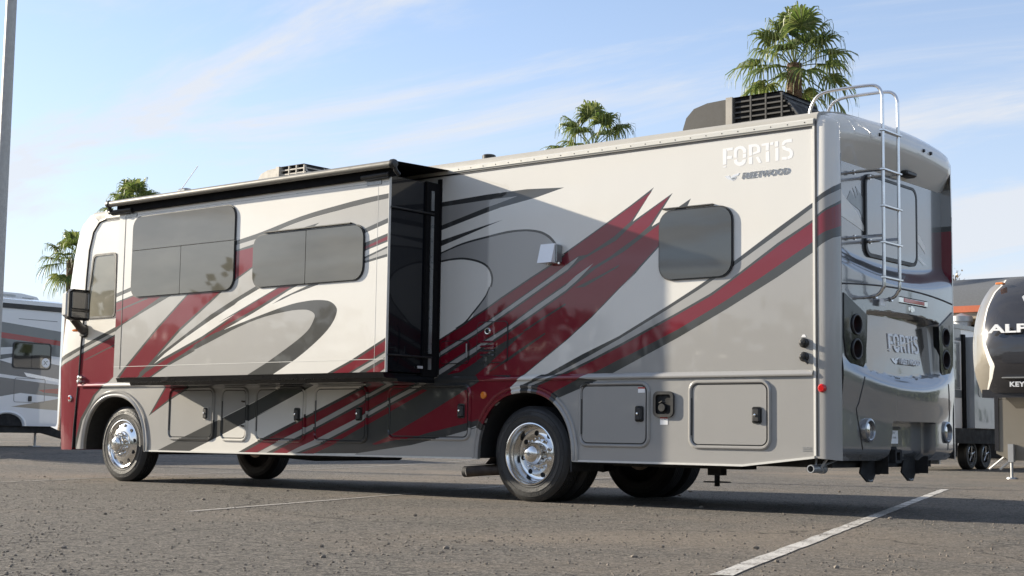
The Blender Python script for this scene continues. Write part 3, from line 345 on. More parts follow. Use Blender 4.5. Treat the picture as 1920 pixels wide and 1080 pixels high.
POST_EDGE=[(-0.1, 2.205), (0.005, 2.225), (0.122, 2.24), (0.445, 2.29), (0.657, 2.319), (0.95, 2.337), (1.1, 2.337)]
STENCIL={'F':[[(0.009,0.167),(0.039,0.165),(0.047,0.14),(0.045,0.026),(0.009,0.019)],[(0.007,0.007),(0.045,0.01),(0.035,-0.004),(0.009,-0.001)],[(0.039,0.167),(0.112,0.168),(0.109,0.143),(0.051,0.144)],[(0.051,0.095),(0.103,0.095),(0.1,0.067),(0.05,0.069)]],'O':[[(0.121,0.076),(0.121,0.139),(0.142,0.163),(0.184,0.175),(0.219,0.165),(0.246,0.136),(0.249,0.108),(0.213,0.103),(0.213,0.124),(0.202,0.14),(0.184,0.147),(0.163,0.143),(0.153,0.125),(0.151,0.07)],[(0.121,0.055),(0.154,0.057),(0.157,0.04),(0.172,0.028),(0.195,0.028),(0.212,0.047),(0.246,0.049),(0.237,0.016),(0.213,-0.003),(0.178,-0.007),(0.148,0.004),(0.124,0.028)],[(0.212,0.098),(0.246,0.099),(0.246,0.065),(0.212,0.06)]],'R':[[(0.27,0.173),(0.344,0.173),(0.373,0.158),(0.388,0.131),(0.386,0.094),(0.311,0.079),(0.311,0.097),(0.355,0.108),(0.356,0.134),(0.344,0.149),(0.305,0.148),(0.305,0.077),(0.272,0.07)],[(0.27,0.06),(0.307,0.065),(0.307,-0.001),(0.271,-0.001)],[(0.34,0.057),(0.368,0.058),(0.397,0.004),(0.373,-0.003)]],'T':[[(0.396,0.166),(0.472,0.169),(0.469,0.103),(0.44,0.1),(0.44,0.148),(0.399,0.146)],[(0.484,0.169),(0.516,0.171),(0.513,0.145),(0.483,0.145)],[(0.44,0.091),(0.472,0.094),(0.475,0.001),(0.44,0.002)]],'I':[[(0.53,0.172),(0.562,0.172),(0.562,0.127),(0.53,0.124)],[(0.533,0.112),(0.564,0.116),(0.564,0.002),(0.534,0.003)]],'S':[[(0.693,0.176),(0.693,0.148),(0.639,0.149),(0.623,0.138),(0.618,0.13),(0.594,0.131),(0.599,0.153),(0.619,0.172),(0.645,0.177)],[(0.594,0.123),(0.625,0.122),(0.639,0.107),(0.679,0.095),(0.701,0.07),(0.704,0.038),(0.693,0.014),(0.661,0.002),(0.649,0.003),(0.649,0.026),(0.667,0.03),(0.674,0.047),(0.667,0.068),(0.639,0.079),(0.607,0.093)],[(0.596,0.03),(0.644,0.025),(0.643,0.001),(0.596,0.004)]]}

# ------------------------------------------------------------------ mesh helpers
class MB:
    """collects faces of one part and links them as one mesh object"""
    def __init__(s): s.v = []; s.f = []; s.m = []
    def add(s, vs, fs, mi=0):
        o = len(s.v); s.v += [tuple(p) for p in vs]
        for f in fs: s.f.append(tuple(i + o for i in f)); s.m.append(mi)
        return s
    def box(s, x0, x1, y0, y1, z0, z1, mi=0):
        return s.add([(x0, y0, z0), (x1, y0, z0), (x1, y1, z0), (x0, y1, z0), (x0, y0, z1), (x1, y0, z1), (x1, y1, z1), (x0, y1, z1)],
                     [(0, 3, 2, 1), (4, 5, 6, 7), (0, 1, 5, 4), (1, 2, 6, 5), (2, 3, 7, 6), (3, 0, 4, 7)], mi)
    def rbox(s, x0, x1, y0, y1, z0, z1, r=0.01, mi=0):
        """box with chamfered edges"""
        vs = []; 
        for z, i in ((z0, r), (z0 + r, 0), (z1 - r, 0), (z1, r)):
            for (x, y) in ((x0 + r + i, y0 + i), (x1 - r - i, y0 + i), (x1 - i, y0 + r + i), (x1 - i, y1 - r - i), (x1 - r - i, y1 - i), (x0 + r + i, y1 - i), (x0 + i, y1 - r - i), (x0 + i, y0 + r + i)):
                vs.append((x, y, z))
        fs = [tuple(range(7, -1, -1)), tuple(range(24, 32))]
        for k in range(3):
            for j in range(8): fs.append((k * 8 + j, k * 8 + (j + 1) % 8, k * 8 + 8 + (j + 1) % 8, k * 8 + 8 + j))
        return s.add(vs, fs, mi)
    def tube(s, pts, r, n=10, mi=0, caps=True):
        pts = [Vector(p) for p in pts]; rs = r if isinstance(r, (list, tuple)) else [r] * len(pts)
        vs = []; fs = []; up = None
        for i, p in enumerate(pts):
            d = (pts[min(i + 1, len(pts) - 1)] - pts[max(i - 1, 0)]).normalized()
            if up is None:
                up = Vector((0, 0, 1)) if abs(d.z) < 0.9 else Vector((1, 0, 0))
            a = d.cross(up).normalized(); up = a.cross(d).normalized()
            for k in range(n):
                t = 2 * pi * k / n; vs.append(p + (a * cos(t) + up * sin(t)) * rs[i])
        for i in range(len(pts) - 1):
            for k in range(n): fs.append((i * n + k, i * n + (k + 1) % n, i * n + n + (k + 1) % n, i * n + n + k))
        if caps: fs.append(tuple(range(n))[::-1]); fs.append(tuple(range((len(pts) - 1) * n, len(pts) * n)))
        return s.add(vs, fs, mi)
    def lathe(s, prof, c, axis='y', n=48, mi=0, sgn=1):
        """prof: list of (radius, offset along axis)"""
        vs = []; fs = []
        for (r, h) in prof:
            for k in range(n):
                t = 2 * pi * k / n; a, b_ = r * cos(t), r * sin(t)
                if axis == 'y': vs.append((c[0] + a, c[1] + h * sgn, c[2] + b_))
                elif axis == 'x': vs.append((c[0] + h * sgn, c[1] + a, c[2] + b_))
                else: vs.append((c[0] + a, c[1] + b_, c[2] + h * sgn))
        for i in range(len(prof) - 1):
            for k in range(n): fs.append((i * n + k, i * n + (k + 1) % n, i * n + n + (k + 1) % n, i * n + n + k))
        return s.add(vs, fs, mi)
    def prism(s, poly, f0, f1, mi=0, caps=(True, True)):
        """poly of 2D points; f0 / f1 map a 2D point to the two 3D end points"""
        n = len(poly)
        vs = [f0(*p) for p in poly] + [f1(*p) for p in poly]
        fs = [(i, (i + 1) % n, n + (i + 1) % n, n + i) for i in range(n)]
        tri = tessellate_polygon([[Vector((p[0], p[1], 0)) for p in poly]])
        if caps[0]: fs += [tuple(t_) for t_ in tri]
        if caps[1]: fs += [tuple(i + n for i in t_[::-1]) for t_ in tri]
        return s.add(vs, fs, mi)
    def ring(s, outer, inner, f0, f1, mi=0):
        n = len(outer); vs = [f0(*p) for p in outer] + [f1(*p) for p in outer] + [f0(*p) for p in inner] + [f1(*p) for p in inner]; fs = []
        for i in range(n):
            j = (i + 1) % n
            fs += [(i, j, n + j, n + i), (2 * n + j, 2 * n + i, 3 * n + i, 3 * n + j), (i, 2 * n + i, 2 * n + j, j), (n + j, 3 * n + j, 3 * n + i, n + i)]
        return s.add(vs, fs, mi)
    def mesh(s, name, mats, angle=35):
        me = bpy.data.meshes.new(name); me.from_pydata(s.v, [], s.f)
        for mt in mats: me.materials.append(MATS[mt])
        me.polygons.foreach_set('material_index', s.m)
        bm = bmesh.new(); bm.from_mesh(me)
        bmesh.ops.recalc_face_normals(bm, faces=bm.faces)
        lim = radians(angle)
        for f in bm.faces: f.smooth = True
        for e in bm.edges:
            e.smooth = len(e.link_faces) == 2 and e.calc_face_angle(0) < lim
        bm.to_mesh(me); bm.free(); me.update()
        return me
    def build(s, name, mats, parent=None, angle=35):
        if isinstance(mats, str): mats = [mats]
        return link(name, s.mesh(name, mats, angle), parent)
def link(name, data, parent=None):
    o = bpy.data.objects.new(name, data); COL.objects.link(o)
    if parent is not None:
        o.parent = parent
        if parent.parent is None: o.matrix_parent_inverse = Matrix.Translation(-Vector(parent.location))
    return o
def empty(name, loc, parent=None):
    o = link(name, None, parent); o.empty_display_size = 0.2
    if parent is None: o.location = loc
    return o
def tag(o, label=None, cat=None, group=None, kind=None):
    for k_, v_ in (('label', label), ('category', cat), ('group', group), ('kind', kind)):
        if v_: o[k_] = v_
    return o
def rrect(x0, x1, z0, z1, r, n=6):
    rs = r if isinstance(r, (list, tuple)) else (r,) * 4       # bl br tr tl
    out = []
    for (cx, cz, a, q) in ((x0 + rs[0], z0 + rs[0], pi, rs[0]), (x1 - rs[1], z0 + rs[1], 1.5 * pi, rs[1]), (x1 - rs[2], z1 - rs[2], 0, rs[2]), (x0 + rs[3], z1 - rs[3], .5 * pi, rs[3])):
        for k in range(n + 1):
            t = a + .5 * pi * k / n; out.append((cx + q * cos(t), cz + q * sin(t)))
    return out
def pip(p, poly):
    x, y = p; c = False; j = len(poly) - 1
    for i in range(len(poly)):
        xi, yi = poly[i]; xj, yj = poly[j]
        if (yi > y) != (yj > y) and x < (xj - xi) * (y - yi) / (yj - yi) + xi: c = not c
        j = i
    return c
PAL = ['W', 'S', 'D', 'R']
def painted(name, outline, layers, fmap, parent, base='W', holes=(), cuts=(), back=None, pal=PAL, angle=35):
    """one skin whose sprayed colours are split along the real edges of the paint scheme"""
    pts = []; edges = []
    def loop(pl, closed=True):
        o = len(pts); pts.extend(Vector(p) for p in pl)
        n = len(pl)
        for i in range(n if closed else n - 1): edges.append((o + i, o + (i + 1) % n))
    loop(outline)
    for h in holes: loop(h)
    ox = [p[0] for p in outline]; oz = [p[1] for p in outline]
    bb = (min(ox), max(ox), min(oz), max(oz)); use = []
    for c, pl in layers:
        lx = [p[0] for p in pl]; lz = [p[1] for p in pl]; q = (min(lx), max(lx), min(lz), max(lz))
        if q[0] < bb[1] and q[1] > bb[0] and q[2] < bb[3] and q[3] > bb[2]:
            use.append((c, pl, q)); loop(pl)
    for cpl in cuts: loop(cpl, False)
    V_, E_, F_, *_ = delaunay_2d_cdt(pts, edges, [], 0, 1e-5)
    fs = []; ms = []
    for f in F_:
        c = sum((V_[i] for i in f), Vector((0, 0))) / len(f); c = (c.x, c.y)
        if not pip(c, outline) or any(pip(c, h) for h in holes): continue
        col = base
        for k in range(len(use) - 1, -1, -1):
            q = use[k][2]
            if q[0] <= c[0] <= q[1] and q[2] <= c[1] <= q[3] and pip(c, use[k][1]): col = use[k][0]; break
        fs.append(tuple(f)); ms.append(pal.index(col))
    mb = MB(); mb.v = [tuple(fmap(p.x, p.y)) for p in V_]; mb.f = fs; mb.m = ms
    if back is not None:                        # turn the free edges back to give the skin its thickness
        cnt = {}
        for fi, f in enumerate(fs):
            for a in range(3):
                e = (f[a], f[(a + 1) % 3]); cnt.setdefault(tuple(sorted(e)), []).append((e, ms[fi]))
        for kk, l in cnt.items():
            if len(l) == 1:
                (a, b_), mi = l[0]; o = len(mb.v)
                pa, pb = back(V_[a].x, V_[a].y), back(V_[b_].x, V_[b_].y)
                mb.v += [tuple(mb.v[a]), tuple(mb.v[b_]), tuple(pb), tuple(pa)]; mb.f.append((o + 1, o, o + 3, o + 2)); mb.m.append(mi)
    used = sorted({i for f in mb.f for i in f}); re = {i: k for k, i in enumerate(used)}
    mb.v = [mb.v[i] for i in used]; mb.f = [tuple(re[i] for i in f) for f in mb.f]
    return mb.build(name, pal, parent, angle)
def text_mesh(body, size, shear=0.0, extrude=0.002, spacing=1.0, bold=0.0, sx=1.0):
    cu = bpy.data.curves.new('lettering', 'FONT'); cu.body = body; cu.size = size; cu.shear = shear
    cu.extrude = extrude; cu.space_character = spacing; cu.offset = bold; cu.align_x = 'LEFT'; cu.resolution_u = 3
    ob = bpy.data.objects.new('lettering', cu); COL.objects.link(ob)
    dg = bpy.context.evaluated_depsgraph_get(); me = bpy.data.meshes.new_from_object(ob.evaluated_get(dg))
    bpy.data.objects.remove(ob); bpy.data.curves.remove(cu)
    for v_ in me.vertices: v_.co.x *= sx
    return me
def lettering(name, body, size, parent, org, ux, uz, mat, **kw):
    """raised letters: org is the lower left corner, ux / uz the reading and upright directions"""
    me = text_mesh(body, size, **kw); me.materials.clear(); me.materials.append(MATS[mat])
    ux, uz = Vector(ux), Vector(uz); nrm = ux.cross(uz)
    for v_ in me.vertices:
        c = v_.co; v_.co = Vector(org) + ux * c.x + uz * c.y + nrm * c.z
    return link(name, me, parent)
def stencil(name, parent, f0, f1, mat, sc=1.0):
    obs = []
    for ch in 'FORTIS':
        mb = MB()
        for pl in STENCIL[ch]: mb.prism([(a * sc, b_ * sc) for a, b_ in pl], f0, f1)
        obs.append(mb.build(name, mat, parent))
    return obs

def smooth_path(pts, n=6):
    pts = [Vector(p) for p in pts]; out = []
    for i in range(len(pts) - 1):
        p0, p1, p2, p3 = pts[max(i - 1, 0)], pts[i], pts[i + 1], pts[min(i + 2, len(pts) - 1)]
        for k in range(n):
            t = k / n; out.append(.5 * (2 * p1 + (p2 - p0) * t + (2 * p0 - 5 * p1 + 4 * p2 - p3) * t * t + (3 * p1 - p0 - 3 * p2 + p3) * t ** 3))
    return out + [pts[-1]]
def subdivide_rings(rings, d=.035):
    """cut the edges of matching outlines into short pieces so that a colour change falls in the right place"""
    n = len(rings[0]); out = [[] for _ in rings]
    for i in range(n):
        a, b_ = Vector(rings[0][i]), Vector(rings[0][(i + 1) % n]); m = max(1, int((b_ - a).length / d + .5))
        for k in range(m):
            for r_, o in zip(rings, out):
                p, q = Vector(r_[i]), Vector(r_[(i + 1) % n]); o.append(tuple(p + (q - p) * k / m))
    return out

# ================================================================== the motorhome
WID = 2.54
YS = -0.76                                       # face of the slide-out
XR = 0.19
rv = tag(empty('motorhome', (-5.2, 1.27, 0)), 'long cream, silver and dark red motorhome with its living room slide-out extended', 'motorhome')
def arch(cx, half, z0, ht, n=22, ex=2.25):
    return [(cx - half * abs(cos(t)) ** (2 / ex) * (1 if cos(t) > 0 else -1), z0 + ht * abs(sin(t)) ** (2 / ex)) for t in [pi * k / n for k in range(n + 1)]]
A_F = arch(-9.606, 0.612, 0.385, 0.655, 56); A_R = arch(-3.098, 0.578, 0.405, 0.640, 56)
ZB0, ZB1 = 1.165, 1.217                          # belt moulding
CAPX = -10.36                                    # joint between side wall and front cap
# ---- side wall above the belt
seam = [(-10.403, 1.207), (-10.381, 1.683), (-10.348, 2.024), (-10.32, 2.572), (-10.287, 2.914), (-10.212, 3.15), (-10.096, 3.262), (-9.931, 3.288)]
cabwin = [(-10.16, 2.83), (-9.72, 2.83), (-9.70, 2.06), (-10.285, 2.06)]
def soft(poly, r=0.05, n=4):
    out = []
    N = len(poly)
    for i in range(N):
        p = Vector(poly[i]); a = (Vector(poly[i - 1]) - p); b_ = (Vector(poly[(i + 1) % N]) - p)
        p0 = p + a.normalized() * r; p1 = p + b_.normalized() * r
        for k in range(n + 1):
            t_ = k / n; out.append(tuple(p0 * (1 - t_) ** 2 + p * 2 * t_ * (1 - t_) + p1 * t_ * t_))
    return out
cabhole = soft(cabwin, 0.06)
wall_out = [(-10.40, ZB1 - .02), (0.0, ZB1 - .02), (0.0, 3.29)] + seam[::-1]
slide_hole = [(-8.62, 1.28), (-4.30, 1.28), (-4.30, 3.10), (-8.62, 3.10)]
LW = PAINT_WALL + [(c, p) for c, p in PAINT_CAB]
painted('side_wall', wall_out, LW, lambda x, z: (x, 0.0, z), rv, holes=[cabhole, slide_hole], back=lambda x, z: (x, 0.03, z))
# ---- skirt below the belt
ROCK = [(-10.40, 0.384), (-10.222, 0.384)] + A_F + [(-8.99, 0.388), (-3.68, 0.405)] + A_R + [(-2.515, 0.408), (-0.69, 0.408), (-0.004, 0.49)]
LS = PAINT_SKIRT + PAINT_CAB
painted('lower_skirt', ROCK + [(-0.004, ZB0 + .01), (-10.40, ZB0 + .01)], LS, lambda x, z: (x, -0.004, z), rv, back=lambda x, z: (x, 0.03, z))
# ---- belt moulding, a half round that takes the colours of the wall
zs_ = [ZB0, ZB0 + .006, ZB0 + .02, ZB0 + .036, ZB1 - .005, ZB1]
def beltmap(x, z):
    t_ = (z - ZB0) / (ZB1 - ZB0); prof = max(0.0, 1 - abs(2 * t_ - 0.62) ** 2.6 / 1.9)
    end = min(1.0, max(0.0, (x + 3.75) / 0.5)) if x > -6 else min(1.0, max(0.0, (-8.35 - x) / 0.25))
    return (x, -0.004 - 0.024 * prof * (0.15 + 0.85 * end), z)
painted('belt_moulding', [(-10.38, ZB0), (-0.01, ZB0), (-0.01, ZB1), (-10.38, ZB1)], PAINT_WALL + PAINT_SKIRT + PAINT_CAB, beltmap, rv,
        cuts=[[(-10.38, z), (-0.01, z)] for z in zs_[1:-1]] + [[(x, ZB0), (x, ZB1)] for x in (-8.6, -8.35, -4.4, -4.0, -3.75, -3.6, -3.4, -3.25)])
# rocker strip along the bottom edge
mb = MB()
for a, b_ in (((-8.99, .388), (-3.68, .405)), ((-2.515, .408), (-.69, .408)), ((-.69, .408), (-.004, .49))):
    mb.add([(a[0], -.012, a[1] - .012), (b_[0], -.012, b_[1] - .012), (b_[0], -.012, b_[1] + .006), (a[0], -.012, a[1] + .006),
            (a[0], .03, a[1] - .012), (b_[0], .03, b_[1] - .012), (b_[0], .03, b_[1] + .006), (a[0], .03, a[1] + .006)],
           [(0, 1, 2, 3), (0, 4, 5, 1), (3, 2, 6, 7), (1, 5, 6, 2), (0, 3, 7, 4)])
mb.build('rocker_trim', 'trim_white', rv)
# wheel arch lips and wells
for A, cx in ((A_F, -9.606), (A_R, -3.098)):
    z0 = A[0][1]
    def off(d): return [(cx + (x - cx) * (1 + d / .6), z0 + (z - z0) * (1 + d / .64)) for x, z in A]
    prof = [(0.0, 0.02), (0.0, -0.016), (0.018, -0.026), (0.034, -0.016), (0.040, -0.010), (0.052, -0.020), (0.068, -0.022), (0.078, -0.006)]
    rows = [off(d) for d, _ in prof]
    pts_, col_ = [], []
    n = len(A)
    # the lip is sprayed with the same scheme as the skirt around it
    mbs = MB(); allL = LS
    for k in range(len(prof) - 1):
        for i in range(n - 1):
            q = [(rows[k][i], prof[k][1]), (rows[k][i + 1], prof[k][1]), (rows[k + 1][i + 1], prof[k + 1][1]), (rows[k + 1][i], prof[k + 1][1])]
            c = ((rows[-1][i][0] + rows[-1][i + 1][0]) / 2, (rows[-1][i][1] + rows[-1][i + 1][1]) / 2); colr = 'S'
            for cc, pl in reversed(allL):
                if pip(c, pl): colr = cc; break
            mbs.add([(p[0][0], p[1], p[0][1]) for p in q], [(0, 1, 2, 3)], PAL.index(colr))
    o_ = mbs.build('wheel_arch_lip', PAL, rv, 60)
    bm = bmesh.new(); bm.from_mesh(o_.data); bmesh.ops.remove_doubles(bm, verts=bm.verts, dist=1e-4); bm.to_mesh(o_.data); bm.free()
    mb = MB(); inner = off(0.0)
    mb.add([(x, 0.025, z) for x, z in inner] + [(x, 0.75, z) for x, z in inner], [(i, i + 1, n + i + 1, n + i) for i in range(n - 1)])
    mb.add([(x, 0.74, z) for x, z in inner], [tuple(range(n))])
    mb.build('wheel_well', 'underbody', rv)
# ---- far side, roof, floor
mb = MB().box(-10.3, 0.0, WID - .03, WID, 0.42, 3.29); mb.build('far_side_wall', 'W', rv)
mb = MB()
prof = [(-0.004, 3.345), (0.002, 3.375), (0.03, 3.405), (0.10, 3.425), (0.4, 3.475), (WID / 2, 3.52), (WID - .4, 3.475), (WID - .03, 3.405), (WID, 3.345), (WID, 3.28), (0.0, 3.28)]
mb.prism([(p[0], p[1]) for p in prof], lambda y, z: (-10.25, y, z), lambda y, z: (0.03, y, z)); mb.build('roof', 'roof_membrane', rv, 50)
mb = MB()                                        # gutter rail with its screws
rp = [(0.0, 3.282), (-0.012, 3.286), (-0.016, 3.300), (-0.022, 3.302), (-0.022, 3.336), (-0.010, 3.350), (0.0, 3.350)]
mb.prism(rp, lambda y, z: (-9.95, y, z), lambda y, z: (0.005, y, z)); mb.build('roof_rail', 'rail_alu', rv, 25)
mb = MB()
for i in range(26): mb.lathe([(0.0001, -.003), (0.0055, -.002), (0.006, .002)], (-4.15 + i * 0.163, -0.0215, 3.319), 'y', 8)
tag(mb.build('rail_screws', 'rust_steel', rv), kind='stuff')
MB().box(-9.95, 0.0, -0.006, 0.004, 3.268, 3.284).build('rail_seal', 'black_plastic', rv)
MB().box(-10.2, -0.02, 0.76, WID - .76, 0.62, 0.72).build('floor_pan', 'underbody', rv)
mb = MB()
for y in (0.72, WID - .9): mb.box(-10.0, 0.05, y, y + .09, 0.46, 0.66)
for x in (-8.2, -6.6, -5.2, -4.1, -1.9, -0.6): mb.box(x, x + .08, .72, WID - .8, .48, .6)
mb.box(-8.6, -5.9, .5, 1.1, .36, .62); mb.box(-7.6, -6.9, 1.2, 1.9, .33, .6); mb.box(-2.3, -.9, .35, .6, .36, .6)
mb.box(-0.62, 0.05, 0.20, 2.2, 0.40, 0.52); mb.box(-2.4, -1.15, .1, 2.3, .38, .5)
mb.tube([(-8.2, .9, .42), (-7.0, .95, .36), (-5.6, .9, .40)], .06, 8); mb.tube([(-9.5, .5, .40), (-9.5, 2.0, .40)], .07, 8)
mb.tube([(-3.08, .4, .46), (-3.08, 2.2, .46)], .09, 10); mb.lathe([(0.001, -.2), (.18, -.12), (.2, 0), (.18, .12), (.001, .2)], (-3.08, 1.27, .47), 'y', 16)
mb.build('chassis_frame', 'underbody', rv)
# ---- body interior blocker so that openings read dark
MB().box(-9.55, -0.06, 0.30, WID - .05, 1.2, 3.25).build('interior_blocker', 'interior_dark', rv)
# ---- cab window: rubber gasket, pane, driver's seat behind
mb = MB(); mb.ring(soft([(-10.185, 2.855), (-9.695, 2.855), (-9.675, 2.035), (-10.318, 2.035)], .07), soft(cabwin, .055), lambda x, z: (x, -0.014, z), lambda x, z: (x, 0.012, z))
cw = mb.build('cab_window', 'black_plastic', rv)
MB().prism(soft(cabwin, .055), lambda x, z: (x, -0.004, z), lambda x, z: (x, 0.002, z)).build('pane', 'cab_glass', cw)
mb = MB().rbox(-10.08, -9.66, 0.35, 0.85, 1.5, 2.30, .05); mb.rbox(-10.02, -9.78, .48, .72, 2.31, 2.52, .04)
mb.build('driver_seat', 'seat_grey', rv)
MB().tube([(-10.45 + .2 * cos(a), .62 + .2 * sin(a), 1.85 + .1 * cos(a)) for a in [k * pi / 8 for k in range(17)]], .015, 8).build('steering_wheel', 'black_plastic', rv)

# ---- front cap
CAPF = [(0.367, -10.90), (0.80, -10.945), (1.425, -10.99), (1.703, -10.965), (2.05, -10.92), (2.467, -10.85), (2.884, -10.78), (3.161, -10.70), (3.30, -10.61), (3.375, -10.48), (3.41, -10.30), (3.43, -10.10)]
def capx(z):
    for (z0, x0), (z1, x1) in zip(CAPF, CAPF[1:]):
        if z <= z1: return x0 + (x1 - x0) * max(0, (z - z0)) / (z1 - z0)
    return CAPF[-1][1]
def capmap(x, z):
    d = x - capx(z); r = 0.30
    y = 0.0 if d >= r else r * .8 - sqrt(max(0, (r * .8) ** 2 - ((r - d) * .8) ** 2))
    return (x, y - 0.006, z)
cap_out = [(-10.479, 0.373), (-10.466, 0.664), (-10.409, 1.207), (-10.387, 1.683), (-10.354, 2.024), (-10.326, 2.572), (-10.293, 2.914), (-10.218, 3.155), (-10.10, 3.27), (-9.95, 3.30), (-10.0, 3.425)] + [(x, z) for z, x in CAPF[::-1]]
gl = []
for d in (0.02, 0.05, 0.09, 0.14, 0.20, 0.27): gl.append([(capx(.367 + k * .1) + d, .367 + k * .1) for k in range(31)])
painted('front_cap', cap_out, PAINT_CAB, capmap, rv, cuts=gl, angle=50)
mb = MB(); ys_ = [0.23, 0.4, 0.8, 1.27, 1.74, 2.14, WID - .23]
zz = [.367 + k * (3.43 - .367) / 30 for k in range(31)]
for y0_, y1_ in zip(ys_, ys_[1:]):
    for z0_, z1_ in zip(zz, zz[1:]):
        mi = 2 if 1.55 < (z0_ + z1_) / 2 < 3.0 else (0 if z0_ > 1.6 else 1)
        b0 = lambda y: -.14 * (1 - ((y - 1.27) / 1.04) ** 2)
        mb.add([(capx(z0_) + b0(y0_), y0_, z0_), (capx(z0_) + b0(y1_), y1_, z0_), (capx(z1_) + b0(y1_), y1_, z1_), (capx(z1_) + b0(y0_), y0_, z1_)], [(0, 1, 2, 3)], mi)
mb.box(-10.7, -10.2, 0.3, WID - .3, .55, 1.35, 1)
mb.build('front_face', ['W', 'R', 'tint_glass'], rv)
mb = MB(); mb.add([(x, WID, z) for x, z in cap_out], [tuple(range(len(cap_out)))], 0); mb.build('front_cap_far_side', 'W', rv)
mb = MB()                                        # dark rubber joint between cap and wall
sp = [(-10.462, .39), (-10.452, .664), (-10.397, 1.207), (-10.375, 1.683), (-10.342, 2.024), (-10.314, 2.572), (-10.281, 2.914), (-10.206, 3.15), (-10.09, 3.266), (-9.94, 3.293)]
mb.tube([(x, -0.003, z) for x, z in sp], 0.014, 6); mb.build('cap_joint', 'black_plastic', rv)
MB().box(-10.46, -10.40, 0.012, 0.03, .40, 3.0).build('joint_backing', 'black_plastic', rv)
# cab hardware
mb = MB(); mb.lathe([(0.0001, -.045), (.028, -.04), (.036, -.02), (.036, 0)], (-10.35, -.004, 1.285), 'y', 16); mb.lathe([(0.0001, -.05), (.022, -.045), (.026, -.0)], (-10.352, -.004, 1.235), 'y', 14)
mb.build('entry_lock', 'chrome', rv)
mb = MB(); mb.lathe([(0.0001, -.012), (.03, -.014), (.042, -.006), (.042, .012)], (-10.56, -.008, 1.024), 'y', 18); mb.build('marker_ring', 'chrome', rv)
mb = MB(); mb.lathe([(0.0001, -.017), (.02, -.016), (.024, -.0)], (-10.56, -.008, 1.024), 'y', 14); mb.build('marker_lens', 'red_lens', rv)
# ---- side mirror
mr = MB(); mr.rbox(-10.20, -10.03, -.46, -.17, 2.00, 2.36, .05); mr = mr.build('side_mirror', 'trim_white', rv)
mb = MB(); mb.rbox(-10.035, -9.985, -.47, -.16, 1.985, 2.37, .04); mb.build('mirror_housing', 'black_plastic', mr)
mb = MB(); mb.rbox(-9.99, -9.98, -.44, -.19, 2.12, 2.345, .015); mb.rbox(-9.99, -9.98, -.44, -.19, 2.01, 2.10, .012); mb.build('mirror_glass', 'mirror_glass', mr)
mb = MB(); mb.tube([(-10.15, -.30, 2.02), (-10.17, -.22, 1.96), (-10.24, -.12, 1.91), (-10.29, -.03, 1.885), (-10.30, .0, 1.88)], [.05, .05, .055, .06, .085], 12)
mb.rbox(-10.37, -10.24, -.05, .01, 1.80, 1.96, .02); mb.build('mirror_arm', 'black_plastic', mr)
mb = MB(); mb.rbox(-10.31, -10.23, -.20, -.14, 1.86, 1.895, .012); mb.build('turn_lamp', 'amber_lens', mr)

# ---- windows: a tinted pane in a thin gasket
def window(name, parent, x0, x1, z0, z1, y, r, seams=()):
    mb = MB(); mb.ring(rrect(x0 - .007, x1 + .007, z0 - .007, z1 + .007, r + .007), rrect(x0 + .002, x1 - .002, z0 + .002, z1 - .002, r), lambda x, z: (x, y - .012, z), lambda x, z: (x, y + .01, z))
    fr = mb.build(name, 'black_plastic', parent)
    return fr
def pane(x0, x1, z0, z1, y, r, parent, name='pane', mat='blind_glass'):
    g = .004
    MB().prism(rrect(x0 + g, x1 - g, z0 + g, z1 - g, r, 5), lambda x, z: (x, y - .020, z), lambda x, z: (x, y - .004, z)).build(name, mat, parent)
wr = window('window_frame', rv, -1.548, -.788, 2.047, 2.673, -.004, .13)
pane(-1.548, -.788, 2.047, 2.673, -.004, .13, wr, 'pane', 'tint_glass')
MB().box(-1.52, -.98, -.03, -.0, 2.692, 2.702).build('drip_rail', 'black_plastic', wr)

# ---- slide-out room
SX0, SX1, SZ0, SZ1 = -8.64, -4.247, 1.232, 3.19
slide = painted('slide_out', [(SX0 + .02, SZ0), (SX1, SZ0), (SX1, SZ1), (SX0 + .02, SZ1)], PAINT_SLIDE, lambda x, z: (x, YS, z), rv, back=lambda x, z: (x, YS + .025, z))
mb = MB()
mb.box(SX0 + .025, SX1 - .004, YS + .026, 0.2, SZ0 + .01, SZ1 - .01, 0)
o_ = mb.build('slide_body', 'gloss_black', slide)
mb = MB(); mb.box(SX1 - .02, SX1 + .012, -.205, -.002, SZ0 - .02, SZ1); mb.box(SX1 - .02, SX1 + .02, -.225, -.205, SZ0 - .02, SZ1); mb.box(SX1 - .02, SX1 + .03, -.02, -.006, SZ0, SZ1 + .05)
mb.build('slide_seal', 'awning_black', slide)
mb = MB(); mb.box(SX1 + .012, SX1 + .022, -.155, -.112, 2.90, 3.1); mb.box(SX1 + .012, SX1 + .022, -.155, -.112, 1.44, 2.84); mb.box(SX1 + .012, SX1 + .022, -.155, -.112, 1.28, 1.40); mb.build('seal_strip', 'decal_grey', slide)
for z_ in (2.863, 1.402): MB().tube([(SX1 + .02, YS + .02, z_), (SX1 + .03, -.12, z_)], .010, 8).build('end_rail', 'black_plastic', slide)
mb = MB(); mb.box(SX1 + .012, SX1 + .02, -.31, -.235, 1.286, 1.312); mb.build('sill_label', 'decal_silver', slide)
mb = MB(); mb.box(SX1 + .0, SX1 + .006, YS - .002, YS + .03, SZ0, SZ1); mb.build('corner_trim', 'trim_white', slide)
mb = MB()                                        # glossy floor of the slide, stepping back under the face
mb.prism([(YS + .004, SZ0 - .002), (YS + .03, SZ0 - .052), (YS + .20, SZ0 - .055), (YS + .22, SZ0 - .085), (0.1, SZ0 - .085), (0.1, SZ0 - .002)], lambda y, z: (SX0 + .06, y, z), lambda y, z: (SX1 - .03, y, z))
